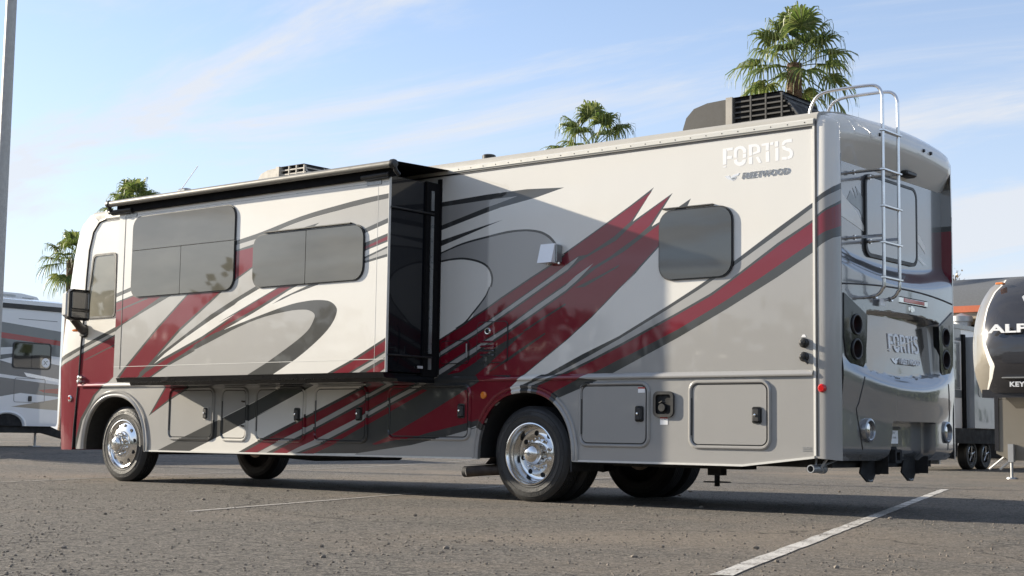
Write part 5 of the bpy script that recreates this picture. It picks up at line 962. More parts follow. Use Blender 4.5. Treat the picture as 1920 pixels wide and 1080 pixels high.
# ---- roof gear
def air_con(x0, x1, y0, y1, zb, h, mat):
    L = x1 - x0
    ac = MB(); ac.prism([(0, 0), (0, .10), (.03 * L, h * .62), (.10 * L, h * .86), (.22 * L, h * .97), (.42 * L, h), (.42 * L, 0)], lambda u, v_: (x0 + u, y0 + .02, zb + v_), lambda u, v_: (x0 + u, y1 - .02, zb + v_))
    ac = ac.build('air_conditioner', mat, rv, 40)
    mb = MB(); mb.prism([(.44 * L, 0), (.44 * L, h), (.86 * L, h), (L, h * .30), (L, 0)], lambda u, v_: (x0 + u, y0 + .05, zb + v_), lambda u, v_: (x0 + u, y1 - .05, zb + v_)); mb.build('coil_housing', 'interior_dark', ac)
    mb = MB(); mb.box(x0 + .40 * L, x0 + .455 * L, y0 - .005, y1 + .005, zb, zb + h + .008); mb.build('shroud_band', 'ac_shroud_light', ac)
    mb = MB()
    top = lambda f: h if f < .86 else h - (h * .70) * (f - .86) / .14
    mb.add([(x0 + .45 * L, y0 + .02, zb + h + .006), (x0 + .87 * L, y0 + .02, zb + h + .006), (x0 + .87 * L, y1 - .02, zb + h + .006), (x0 + .45 * L, y1 - .02, zb + h + .006)], [(0, 1, 2, 3)])
    for i in range(6):
        z = zb + .03 + i * (h - .03) / 6
        mb.box(x0 + .45 * L, x0 + (.86 + .12 * (1 - i / 6)) * L, y0 + .018, y0 + .045, z, z + .014)
        mb.box(x0 + (.86 + .135 * (1 - i / 6)) * L, x0 + (.875 + .135 * (1 - i / 6)) * L, y0 + .03, y1 - .03, z, z + .016)
    for f in (.455, .60, .73, .865): mb.box(x0 + f * L, x0 + f * L + .016, y0 + .016, y0 + .05, zb, zb + top(f))
    for y in (y0 + .03, (y0 + y1) / 2, y1 - .05): mb.prism([(.86 * L, h), (L + .004, h * .3), (L + .004, 0), (.985 * L, 0), (.985 * L, h * .3), (.85 * L, h - .01)], lambda u, v_: (x0 + u, y, zb + v_), lambda u, v_: (x0 + u, y + .02, zb + v_))
    mb.build('grille', mat, ac)
    return ac
air_con(-1.72, -.50, .62, 1.30, 3.47, .33, 'ac_shroud')
air_con(-8.02, -7.02, .75, 1.45, 3.49, .34, 'ac_shroud_light')
mb = MB(); mb.lathe([(.045, 0), (.045, .09), (.07, .09), (.075, .15), (.06, .16), (.0001, .17)], (-4.28, .8, 3.47), 'z', 16); mb.build('roof_vent', 'black_plastic', rv)
mb = MB(); mb.rbox(-9.76, -9.58, .93, 1.07, 3.5, 3.80, .02); mb.build('roof_vent', 'decal_grey', rv)
MB().tube([(-10.0, 0.9, 3.45), (-9.3, .9, 4.05)], .006, 6).build('whip_antenna', 'decal_white', rv)

# ---- wheels
def wheel(cx, side, kind):
    """side 0: near flank, 1: far flank"""
    w_ = empty('wheel', (0, 0, 0), rv); R_ = .462; zc = .458
    sg = 1 if side == 0 else -1; y0_ = .06 if side == 0 else WID - .06
    def tyre(yoff):
        T = .25; pr = [(.288, .012), (.298, .004), (.318, .001), (.320, -.003), (.325, -.003), (.327, .0), (.365, -.004), (.367, -.007), (.371, -.007), (.373, -.004), (.405, .002), (.407, -.001), (.411, -.0005), (.413, .004), (.428, .010), (.446, .022), (.455, .036)]
        tread = []
        for k in range(5):
            a = .040 + k * .0355
            tread += [(R_, a), (R_, a + .026), (R_ - .011, a + .028), (R_ - .011, a + .0345)]
        tread = tread[:-2]
        back = [(r, T - h) for r, h in pr[::-1]]
        mb = MB(); mb.lathe([(r, h + yoff) for r, h in pr + tread + back + [(.288, .012)]], (cx, y0_, zc), 'y', 72, 0, sg)
        return mb.build('tyre', 'tyre', w_, 28)
    tyre(0)
    dual = kind == 'rear'
    if dual: tyre(.315)
    mk = MB(); rn_ = random.Random(int(-cx * 10) + side)
    for k in range(120):
        if (k // 15) % 2: continue
        t_ = 2 * pi * k / 120; w0 = rn_.uniform(.010, .018); hh = rn_.uniform(.008, .016); r_ = .389; c_, s_ = cos(t_), sin(t_); yb = y0_ - sg * .0045
        mk.add([(cx + (r_ + dr_) * c_ - dt_ * s_, yb + dy_, zc + (r_ + dr_) * s_ + dt_ * c_) for dr_, dt_, dy_ in ((-hh, -w0 / 2, 0), (-hh, w0 / 2, 0), (hh, w0 / 2, sg * .002), (hh, -w0 / 2, sg * .002))], [(0, 1, 2, 3)])
    tag(mk.build('sidewall_marks', 'rubber', w_), kind='stuff')
    mb = MB()
    if not dual:
        face = [(.292, .016), (.302, .004), (.300, -.004), (.291, -.006), (.283, .004), (.278, .020), (.262, .026), (.235, .016), (.200, .004), (.175, -.004), (.160, -.006), (.158, -.014), (.150, -.020), (.105, -.020), (.104, -.06), (.098, -.075), (.090, -.08)]
        hubp = [(.092, -.02), (.092, -.085), (.088, -.10), (.072, -.112), (.050, -.120), (.048, -.128), (.03, -.132), (.0001, -.134)]
        lug_r, lug_h, hole_r, hole_h = .132, -.020, .222, .0105
    else:
        face = [(.292, .016), (.302, .004), (.300, -.004), (.291, -.006), (.281, .006), (.272, .03), (.270, .05), (.262, .058), (.258, .085), (.250, .13), (.245, .150), (.225, .158), (.165, .150), (.155, .140), (.120, .132), (.105, .130)]
        hubp = [(.110, .135), (.108, .05), (.104, .035), (.092, .022), (.088, .012), (.080, .0), (.062, -.012), (.035, -.020), (.0001, -.022)]
        lug_r, lug_h, hole_r, hole_h = .145, .136, .205, .153
    mb.lathe([(r, h) for r, h in face], (cx, y0_, zc), 'y', 64, 0, sg); rim = mb.build('rim', 'chrome', w_, 40)
    mb = MB(); mb.lathe(hubp, (cx, y0_, zc), 'y', 36, 0, sg); mb.build('hub_cap', 'chrome', w_, 35)
    mb = MB()
    zt = hubp[-1][1]
    mb.lathe([(.0001, zt - .003), (.016, zt - .003), (.018, zt + .003)], (cx, y0_, zc), 'y', 14, 0, sg); mb.build('hub_emblem', 'decal_grey', w_)
    lm = MB(); lm.lathe([(.0001, -.052), (.008, -.050), (.011, -.040), (.0125, -.012), (.020, -.008), (.020, .004)], (0, 0, 0), 'y', 12, 0, sg); lm = lm.mesh('lug_nut', ['chrome'])
    hm = MB(); hm.lathe([(.0001, -.003), (.024, -.003), (.026, .004)], (0, 0, 0), 'y', 16, 0, sg); hm = hm.mesh('hand_hole_shade', ['interior_dark'])  # dark discs on the rim face imitate shaded holes
    for k in range(10):
        t_ = 2 * pi * (k + .5) / 10
        o_ = link('lug_nut', lm, w_); o_.location = (cx + lug_r * cos(t_), y0_ + sg * lug_h, zc + lug_r * sin(t_))
    for k in range(8 if dual else 10):
        t_ = 2 * pi * k / (8 if dual else 10) + .2
        o_ = link('hand_hole_shade', hm, w_); o_.location = (cx + hole_r * cos(t_), y0_ + sg * hole_h, zc + hole_r * sin(t_))
    MB().lathe([(.0001, .02), (.16, .02), (.17, .05), (.0001, .05)], (cx, y0_ + sg * (.22 if not dual else .5), zc), 'y', 24, 0, sg).build('brake_disc', 'brake_disc', w_)
    inner = .252 if not dual else .315 + .252
    MB().lathe([(.290, inner - .02), (.25, inner - .06), (.12, inner - .10), (.0001, inner - .10)], (cx, y0_, zc), 'y', 32, 0, sg).build('inner_rim', 'underbody', w_)
    return w_
for side in (0, 1):
    wheel(-9.512, side, 'front'); wheel(-3.076, side, 'rear')
mb = MB(); mb.box(-2.62, -2.60, .1, .62, .30, .62); mb.build('mud_flap', 'rubber', rv)

# ================================================================== the setting
def gz(x, y): return 0.19 * sst(-14.0, -24.0, x) if x < -14 else 0.0
def sstn(a, b_, v_): return sst(a, b_, v_)
xs = [-900, -500, -250, -120, -60, -40, -30] + [-26 + k for k in range(14)] + [-8, -4, 0, 4, 8, 20, 60, 150, 400, 900]
ysg = [-900, -300, -100, -40, -15, -8, -4, 0, 4, 8, 15, 30, 60, 120, 300, 900]
mb = MB(); mb.v = [(x, y, 0.19 * (lambda t_: t_ * t_ * (3 - 2 * t_))(max(0, min(1, (-14 - x) / 10)))) for y in ysg for x in xs]
for j in range(len(ysg) - 1):
    for i in range(len(xs) - 1): mb.f.append((j * len(xs) + i, j * len(xs) + i + 1, (j + 1) * len(xs) + i + 1, (j + 1) * len(xs) + i)); mb.m.append(0)
tag(mb.build('ground', 'asphalt'), kind='structure')
def gh(x):
    t_ = max(0, min(1, (-14 - x) / 10)); return .19 * t_ * t_ * (3 - 2 * t_)
def stall_line(a, b_, w_, mat, label):
    a, b_ = Vector(a), Vector(b_); d = (b_ - a).normalized(); nrm = Vector((-d.y, d.x)) * w_ / 2; n = 60; rnd = random.Random(int(w_ * 1000) + len(label)); vs = []; fs = []
    for k in range(n + 1):
        p = a + (b_ - a) * k / n; e1 = 1 + rnd.uniform(-.12, .12); e2 = 1 + rnd.uniform(-.12, .12)
        for q in (p + nrm * e1, p - nrm * e2): vs.append((q.x, q.y, gh(q.x) + .004))
    fs = [(2 * k, 2 * k + 1, 2 * k + 3, 2 * k + 2) for k in range(n)]
    o_ = MB().add(vs, fs).build('stall_line', mat); tag(o_, label, 'road marking', 'painted stall lines', None); o_['kind'] = 'structure'; return o_
stall_line((2.26, -5.24), (-2.30, 8.05), .105, 'line_paint', 'broad worn white stall line in the right foreground')
stall_line((-3.45, -3.75), (-8.0, 8.6), .075, 'line_faded', 'thin faded white stall line passing under the middle of the motorhome')
stall_line((-8.7, -3.9), (-17.1, 15.5), .08, 'line_faded', 'thin faded white stall line running behind the front wheel')
# loose stones washed over the asphalt
rnd = random.Random(3); mb = MB()
ico = [Vector(p).normalized() for p in ((0, 0, 1), (.9, 0, .45), (.28, .85, .45), (-.72, .53, .45), (-.72, -.53, .45), (.28, -.85, .45), (.72, .53, -.45), (-.28, .85, -.45), (-.9, 0, -.45), (-.28, -.85, -.45), (.72, -.53, -.45))]
icof = [(0, 1, 2), (0, 2, 3), (0, 3, 4), (0, 4, 5), (0, 5, 1), (1, 6, 2), (2, 7, 3), (3, 8, 4), (4, 9, 5), (5, 10, 1), (6, 7, 2), (7, 8, 3), (8, 9, 4), (9, 10, 5), (10, 6, 1)]
view = Vector((-sin(YAW), cos(YAW)))
for k in range(17000):
    r_ = 5.8 + 17 * rnd.random() ** 1.6; a = rnd.uniform(-.40, .40); d = Vector((view.x * cos(a) - view.y * sin(a), view.x * sin(a) + view.y * cos(a)))
    p = Vector((5.867, -11.2)) + d * r_
    patch = sin(p.x * 1.3 + 2 * sin(p.y * .9)) * sin(p.y * 1.1 + sin(p.x * .7))
    if rnd.random() > .35 + .65 * max(0, patch): continue
    s_ = .0030 + .0065 * rnd.random() ** 2.2 + (.016 * rnd.random() if rnd.random() < .012 else 0)
    f1_, f2_, f3_ = (rnd.uniform(.7, 1.4) for _ in range(3)); rot = rnd.random() * 6.28
    vs = []
    for q in ico:
        x_, y_ = q.x * f1_ * s_, q.y * f2_ * s_; vs.append((p.x + x_ * cos(rot) - y_ * sin(rot), p.y + x_ * sin(rot) + y_ * cos(rot), gh(p.x) + s_ * .25 + q.z * f3_ * s_ * .7))
    mb.add(vs, icof)
tag(mb.build('loose_gravel', 'gravel', None, 20), 'loose sandy stones scattered over the asphalt', 'gravel', None, 'stuff')

# ------------------------------------------------------------------ light pole
lp = tag(empty('light_pole', (-18.8, 3.94, gh(-18.8))), 'tall pale light pole at the left edge of the picture', 'light pole')
z0 = gh(-18.8)
MB().lathe([(.115, .35), (.105, 6), (.09, 12)], (-18.8, 3.94, z0), 'z', 20).build('pole', 'pole_paint', lp)
MB().lathe([(.001, .06), (.19, .055), (.20, .04), (.20, 0)], (-18.8, 3.94, z0), 'z', 24).build('concrete_base', 'stucco', lp)
mb = MB(); mb.rbox(-19.3, -18.5, 3.7, 4.2, z0 + 11.9, z0 + 12.1, .04); mb.build('lamp_head', 'pole_paint', lp)

# ------------------------------------------------------------------ white and grey trailer, far left
TX = -26.67; tz = gh(TX)
tr = tag(empty('travel_trailer', (TX - 1.2, 7.5, tz)), 'white trailer with grey and red bands and a roof unit behind the motorhome front', 'trailer')
LT = [('trailer_grey', [(2, 3.45), (8.96, 3.23), (10.66, 3.085), (10.66, 1.44), (9.54, 1.51), (8.99, 1.41), (2, 1.2)]),
      ('trailer_red', [(2, 3.16), (8.91, 2.98), (10.66, 2.85), (10.66, 2.73), (8.91, 2.84), (2, 3.0)]),
      ('trailer_white', [(2, 2.66), (8.9, 2.60), (9.28, 2.63), (9.27, 2.47), (8.9, 2.42)]),
      ('trailer_white', [(8.9, 2.30), (9.27, 2.38), (9.27, 2.22)]),
      ('trailer_white', [(10.36, 2.46), (10.66, 2.44), (10.66, 2.23), (10.36, 2.27)]),
      ('trailer_white', [(2, 2.16), (8.96, 1.96), (10.66, 1.81), (10.66, 1.74), (8.96, 1.88), (2, 2.04)]),
      ('decal_silver', [(9.62, 2.02), (10.66, 1.88), (10.66, 1.80), (9.7, 1.92)]),
      ('trailer_red', [(10.05, 1.60), (10.66, 1.66), (10.66, 1.52), (10.2, 1.54)]),
      ('alpine_tan', [(9.3, 1.17), (10.66, 1.40), (10.66, 1.10)])]
arc = [(9.2 + .45 * cos(t_), .70 + .30 * sin(t_)) for t_ in [k * pi / 12 for k in range(13)]]
out = [(2, .70), (8.75, .70)] + arc[::-1] + [(10.58, .70), (10.62, .78), (10.62, 3.70), (2, 3.72)]
painted('side_wall', out, LT, lambda y, z: (TX, y, z + tz * 0), tr, base='trailer_white', pal=['trailer_white', 'trailer_grey', 'trailer_red', 'decal_silver', 'alpine_tan'], back=lambda y, z: (TX - .03, y, z))
MB().box(TX - 2.4, TX - .031, 2, 10.60, .72, 3.70).build('body', 'trailer_white', tr)
mb = MB(); mb.prism([(0, 3.70), (.0, 3.80), (-.25, 3.86), (-2.15, 3.86), (-2.43, 3.80), (-2.43, 3.70)], lambda x, z: (TX + .02 + x, 2, z), lambda x, z: (TX + .02 + x, 10.66, z)); mb.build('roof', 'trailer_white', tr)
MB().box(TX - .01, TX + .03, 2, 10.66, 3.58, 3.70).build('roof_moulding', 'black_plastic', tr)
mb = MB(); ap = lambda r_, x_: [(TX + x_, 9.2 + r_ * 1.0 * cos(q), .70 + r_ * .67 * sin(q)) for q in [k * pi / 16 for k in range(17)]]
for (ra, xa), (rb, xb) in (((.45, 0), (.49, .03)), ((.49, .03), (.53, .025)), ((.53, .025), (.56, .0))): mb.add(ap(ra, xa) + ap(rb, xb), [(i, i + 1, 18 + i, 17 + i) for i in range(16)])
mb.build('arch_trim', 'trailer_white', tr)
MB().box(TX - .5, TX - .029, 8.7, 9.7, .70, 1.05).build('wheel_well', 'interior_dark', tr)
mb = MB(); mb.box(TX - 2.3, TX - .1, 2, 10.5, .53, .71); mb.prism([(10.5, .71), (10.6, .71), (11.6, .33), (11.5, .28), (10.45, .53)], lambda y, z: (TX - .3, y, z), lambda y, z: (TX - .45, y, z)); mb.build('frame', 'underbody', tr)
wf = MB(); wf.ring(rrect(9.27, 10.36, 2.11, 2.77, .10), rrect(9.30, 10.33, 2.14, 2.74, .08), lambda y, z: (TX + .02, y, z), lambda y, z: (TX - .01, y, z)); wf = wf.build('window', 'black_plastic', tr)
for a, b_, rr in ((9.305, 9.80, (.07, .01, .01, .07)), (9.81, 10.325, (.01, .07, .07, .01))):
    MB().prism(rrect(a, b_, 2.145, 2.735, rr), lambda y, z: (TX + .012, y, z), lambda y, z: (TX + .002, y, z)).build('pane', 'trailer_glass', wf)
d_ = MB(); d_.lathe([(.0001, .018), (.115, .018), (.118, .012)], (TX, 10.21, 2.28), 'x', 28); d_ = d_.build('round_sticker', 'decal_white', tr)
lettering('sticker_letter', 'X', .13, d_, (TX + .019, 10.15, 2.235), (0, 1, 0), (0, 0, 1), 'decal_grey', extrude=.002, bold=.006)
lettering('sticker_letter', 's', .07, d_, (TX + .019, 10.245, 2.30), (0, 1, 0), (0, 0, 1), 'decal_grey', extrude=.002, bold=.002)
dr = MB().ring(rrect(9.36, 10.23, 1.28, 1.88, .06), rrect(9.372, 10.218, 1.292, 1.868, .05), lambda y, z: (TX + .006, y, z), lambda y, z: (TX - .01, y, z)).build('baggage_door', 'trailer_grey', tr)
MB().rbox(TX - .005, TX + .025, 9.76, 9.86, 1.31, 1.44, .01).build('latch', 'black_plastic', dr)
MB().box(TX + .0, TX + .004, 9.40, 10.5, 3.33, 3.345).build('body_line', 'trailer_grey', tr)
ac = MB(); ac.prism([(9.28, 3.86), (9.33, 3.98), (9.40, 4.05), (9.95, 4.05), (10.40, 3.99), (10.52, 3.86)], lambda y, z: (TX - .8, y, z), lambda y, z: (TX - 1.5, y, z)); ac = ac.build('air_conditioner', 'trailer_white', tr)
mb = MB()
for k in range(3): mb.box(TX - .802, TX - .79, 9.42, 9.78, 3.95 + k * .02, 3.958 + k * .02)
mb.box(TX - .802, TX - .79, 9.98, 10.3, 3.93, 3.95); mb.build('grille', 'decal_grey', ac)
MB().box(TX - 1.6, TX - .7, 9.3, 10.5, 3.855, 3.872).build('gasket', 'black_plastic', ac)
mb = MB(); mb.tube([(TX - .4, 10.27, tz + .02), (TX - .4, 10.27, .55)], .03, 8); mb.box(TX - .5, TX - .3, 10.15, 10.39, tz, tz + .025); mb.build('stabiliser', 'galvanised', tr)
mb = MB(); mb.tube([(TX - .4, 8.78, tz + .02), (TX - .4, 8.78, .60)], .03, 8); mb.box(TX - .5, TX - .3, 8.66, 8.90, tz, tz + .025); mb.build('stabiliser', 'galvanised', tr)
for x_ in (TX - .32, TX - 2.1):
    mb = MB(); mb.lathe([(.2, .0), (.33, .0), (.36, .03), (.36, .2), (.33, .23), (.0001, .23)], (x_, 7.3, tz + .36), 'x', 24, 0, -1); mb.build('wheel', 'tyre', tr)
mb = MB(); mb.tube([(TX - 1.2, 11.6, .30), (TX - 1.2, 11.6, tz)], .04, 8); mb.build('hitch_jack', 'underbody', tr)

# ------------------------------------------------------------------ grey trailer on the right, side on
BX = -8.0
tb = tag(empty('grey_trailer', (BX - 1.2, 25.5, 0)), 'grey trailer on twin wheels standing between the motorhome rear and the black one', 'trailer')
MB().box(BX - 2.5, BX, 20.6, 30.5, .86, 3.30).build('body', 'trailer_white', tb)
mb = MB(); mb.box(BX - .0, BX + .012, 20.6, 22.52, 3.02, 3.30); mb.box(BX, BX + .012, 20.6, 22.52, 1.68, 1.86); mb.build('grey_band', 'trailer_grey', tb)
MB().box(BX - 2.52, BX + .04, 20.58, 30.5, 3.30, 3.40).build('roof_edge', 'trailer_grey', tb)
w_ = MB().box(BX + .002, BX + .02, 21.4, 22.42, 1.88, 2.98).build('window', 'decal_grey', tb)
MB().box(BX + .018, BX + .024, 21.5, 22.36, 1.93, 2.93).build('pane', 'rear_silver', w_)
MB().box(BX - .1, BX + .05, 22.55, 22.70, .80, 3.18).build('slide_seal', 'awning_black', tb)
so = MB().box(BX - .1, BX + .24, 22.72, 26.6, .98, 3.12).build('slide_room', 'trailer_grey', tb); so.data.materials.clear(); so.data.materials.append(MATS['trailer_shade_blue'])
mb = MB(); mb.prism(rrect(22.95, 24.15, 1.72, 2.7, .10), lambda y, z: (BX + .25, y, z), lambda y, z: (BX + .23, y, z)); mb.build('slide_window', 'trailer_glass', tb)
MB().box(BX - 2.3, BX + .2, 20.8, 30.2, .62, .97).build('frame', 'underbody', tb)
mb = MB(); mb.rbox(BX - .3, BX + .1, 21.9, 22.1, .62, .74, .02); mb.tube([(BX - .2, 21.3, .58), (BX - .2, 22.5, .58)], .06, 10); mb.build('waste_pipe', 'galvanised', tb)
for y in (23.05, 23.92):
    w_ = MB(); w_.lathe([(.21, .03), (.25, .0), (.32, .0), (.355, .03), (.365, .05), (.365, .2), (.33, .23), (.0001, .23)], (BX + .02, y, .365), 'x', 32, 0, -1); w_ = w_.build('wheel', 'tyre', tb)
    mb = MB(); mb.lathe([(.215, -.02), (.21, .005), (.195, .01), (.19, -.015)], (BX + .01, y, .365), 'x', 28)
    for k in range(5):
        t_ = 2 * pi * k / 5 + .3; mb.tube([(BX + .01, y + .04 * cos(t_), .365 + .04 * sin(t_)), (BX + .012, y + .19 * cos(t_), .365 + .19 * sin(t_))], .018, 6)
    mb.lathe([(.0001, .03), (.045, .02), (.05, -.01)], (BX + .01, y, .365), 'x', 14); mb.build('alloy_rim', 'alu_mill', w_)
for y in (21.0, 29.5): 
    mb = MB(); mb.box(BX - .5, BX - .4, y - .05, y + .05, .0, .62); mb.box(BX - .6, BX - .3, y - .14, y + .14, 0, .02); mb.build('stabiliser', 'underbody', tb)

# ------------------------------------------------------------------ black fifth wheel, right edge
ax0, ax1 = -4.36, -1.86; axc = (ax0 + ax1) / 2; AY = 13.9
al = tag(empty('fifth_wheel_trailer', (axc, 16, 0)), 'black and tan trailer with a high rounded nose at the right edge of the picture', 'trailer')
def anose(x, z):
    u = abs((x - axc) / 1.25); t_ = (z - 2.1) / 1.5
    return (x, AY + .38 * u ** 5 + .95 * max(0, t_) ** 2.6 + .25 * max(0, -t_ * 2.2) ** 2, z)
def edge(z, d=0):          # silhouette of the nose seen from the front
    for (z0_, a), (z1_, b_) in zip(EDGE, EDGE[1:]):
        if z <= z1_: return a + (b_ - a) * (z - z0_) / (z1_ - z0_) + d
    return EDGE[-1][1] + d
EDGE = [(1.5, ax0 + .10), (1.9, ax0 - .03), (2.4, ax0 - .10), (2.9, ax0 - .06), (3.2, ax0 + .02), (3.4, ax0 + .10), (3.50, ax0 + .22), (3.55, ax0 + .42)]
nose = [(x, z) for z, x in EDGE] + [(2 * axc - x, z) for z, x in EDGE[::-1]]
ST = [(1.5, .13), (1.75, .25), (1.95, .29), (2.15, .22), (2.4, .15), (2.7, .13), (3.0, .13), (3.3, .17), (3.45, .26)]
def stx(z):
    for (z0_, a), (z1_, b_) in zip(ST, ST[1:]):
        if z <= z1_: return ax0 + .12 + a + (b_ - a) * (z - z0_) / (z1_ - z0_)
    return ax0 + .12 + ST[-1][1]
zz_ = [1.4 + .05 * k for k in range(45)]
lay = []
for sg in (1, -1):
    m_ = (lambda x: x) if sg == 1 else (lambda x: 2 * axc - x)
    lay.append(('alpine_tan', [(m_(stx(z)), z) for z in zz_] + [(m_(ax0 - .5), 3.7), (m_(ax0 - .5), 1.3)]))
    lay.append(('W', [(m_(stx(z) - .012), z) for z in zz_] + [(m_(stx(z) + .02 + .07 * max(0, 1 - abs(z - 2.0) / .45)), z) for z in zz_[::-1]]))
painted('nose_cap', nose, lay, anose, al, base='alpine_black', pal=['alpine_black', 'alpine_tan', 'W'], cuts=[[(ax0 + k * .125, 1.4), (ax0 + k * .125, 3.6)] for k in range(21)] + [[(ax0 - .1, 1.6 + .1 * k), (ax1 + .1, 1.6 + .1 * k)] for k in range(20)], angle=60)
mb = MB(); mb.box(ax0 + .02, ax1 - .02, AY + 1.5, AY + 11, 1.55, 3.46); mb.box(ax0 + .30, ax1 - .30, AY + .55, AY + 1.5, 1.52, 2.8); mb.build('body', 'alpine_tan', al)
mb = MB(); mb.box(ax0 + .18, ax1 - .18, AY + .25, AY + 2.6, 1.42, 1.56); mb.prism([(AY + .5, 1.42), (AY + 1.25, 1.42), (AY + 1.3, 1.3), (AY + 1.0, 1.25)], lambda y, z: (ax0 + .5, y, z), lambda y, z: (ax1 - .5, y, z)); mb.build('overhang', 'alpine_black', al)
lo = MB(); lo.prism([(ax0 + .0, .45), (ax0 + .25, .33), (ax1 - .25, .33), (ax1, .45), (ax1, 1.42), (ax0, 1.42)], lambda x, z: (x, AY + 1.32, z), lambda x, z: (x, AY + 11, z)); lo = lo.build('lower_front', 'alpine_tan', al)
MB().box(ax0 - .015, ax0 + .06, AY + 1.30, AY + 11, .50, 1.55).build('side_panel', 'alpine_black', al)
mb = MB(); mb.ring(rrect(axc - .62, axc + .62, .50, 1.25, .08), rrect(axc - .56, axc + .56, .56, 1.19, .06), lambda x, z: (x, AY + 1.30, z), lambda x, z: (x, AY + 1.33, z)); fd = mb.build('front_door', 'trim_white', lo)
MB().prism(rrect(axc - .56, axc + .56, .56, 1.19, .06), lambda x, z: (x, AY + 1.312, z), lambda x, z: (x, AY + 1.33, z)).build('front_grille', 'alpine_black', lo)
mb = MB(); mb.rbox(axc - .62, axc + .62, AY - .02, AY + .1, 1.74, 1.765, .01); mb.build('cap_trim', 'decal_grey', al)
for x_ in (ax0 + .30, ax1 - .30):
    mb = MB(); mb.box(x_ - .05, x_ + .05, AY + 1.22, AY + 1.31, .30, .62); mb.tube([(x_, AY + 1.27, .02), (x_, AY + 1.27, .40)], .028, 8); mb.lathe([(.0001, .03), (.09, .03), (.10, .0), (.0001, .0)], (x_, AY + 1.27, 0), 'z', 14); mb.build('landing_leg', 'galvanised', al)
ob = [(-4.62, .30), (-4.30, .62)]
mb = MB(); mb.tube([(ax0 - .20, AY + 1.5, .16), (ax0 + .10, AY + 1.5, .40)], .022, 6); mb.tube([(ax0 - .02, AY + 1.55, .16), (ax0 + .22, AY + 1.55, .36)], .022, 6); mb.build('entry_step', 'trim_white', al)
mb = MB(); mb.rbox(ax0 + .32, ax0 + .46, AY + .58, AY + .70, 3.43, 3.47, .01); mb.build('clearance_lamp', 'amber_lens', al)
lettering('nose_lettering', 'ALPINE', .20, al, (ax0 + .43, AY - .02, 2.53), (1, 0, 0), (0, 0, 1), 'decal_white', extrude=.02, bold=.006, spacing=1.0, sx=2.05)
lettering('maker_lettering', 'KEYSTONE', .115, al, (ax0 + .78, AY - .03, 1.60), (1, 0, 0), (0, 0, 1), 'decal_silver', extrude=.02, bold=.004, spacing=1.1, sx=1.2)
mb = MB(); sh = [(.0, .33), (.04, .36), (.36, .36), (.40, .33), (.30, .10), (.26, .08), (.14, .08), (.10, .10)]
cx_, cz_ = ax0 + 1.02, 2.80
mb.ring([(cx_ + a, cz_ + b_) for a, b_ in sh], [(cx_ + .2 + (a - .2) * .78, cz_ + .22 + (b_ - .22) * .76) for a, b_ in sh], lambda x, z: (x, AY - .03, z), lambda x, z: (x, AY + .12, z)); mb.build('shield_emblem', 'decal_silver', al)
for x_ in (ax0 + .12, ax1 - .12):
    for y_ in (AY + 7.4, AY + 8.4):
        mb = MB(); mb.lathe([(.2, .0), (.33, .0), (.37, .03), (.37, .2), (.33, .23), (.0001, .23)], (x_, y_, .37), 'x', 24, 0, -1 if x_ > axc else 1); mb.build('wheel', 'tyre', al)

# ------------------------------------------------------------------ building with orange fascia, far right
bd = tag(empty('tiled_building', (-22, 50, 0)), 'low building with grey roof and orange fascia beyond the trailers', 'building')
mb = MB(); mb.prism([(44.6, 5.92), (45.4, 6.35), (50, 7.6), (55.4, 6.0), (55.4, 5.92)], lambda y, z: (-34, y, z), lambda y, z: (-10, y, z)); mb.build('roof', 'roof_tile', bd)
MB().box(-34.05, -9.95, 44.5, 44.62, 5.70, 5.95).build('fascia', 'fascia_orange', bd)
MB().box(-34, -10, 44.62, 55, 5.45, 5.70).build('soffit', 'stucco', bd)
MB().box(-33.5, -10.5, 47.5, 55, 0, 5.45).build('wall', 'interior_dark', bd)  # black block in place of the shade in the openings behind the columns
for k in range(7):
    MB().box(-33.4 + k * 3.7, -32.9 + k * 3.7, 45.0, 45.5, 0, 5.45).build('column', 'stucco', bd)
MB().lathe([(.35, 0), (.35, 1.4), (.42, 1.4), (.42, 1.6), (.0001, 1.75)], (-16.85, 44.2, 3.9), 'z', 16).build('vent_drum', 'galvanised', bd)
MB().box(-17.0, -16.7, 44.0, 44.4, 0, 3.95).build('vent_stand', 'galvanised', bd)

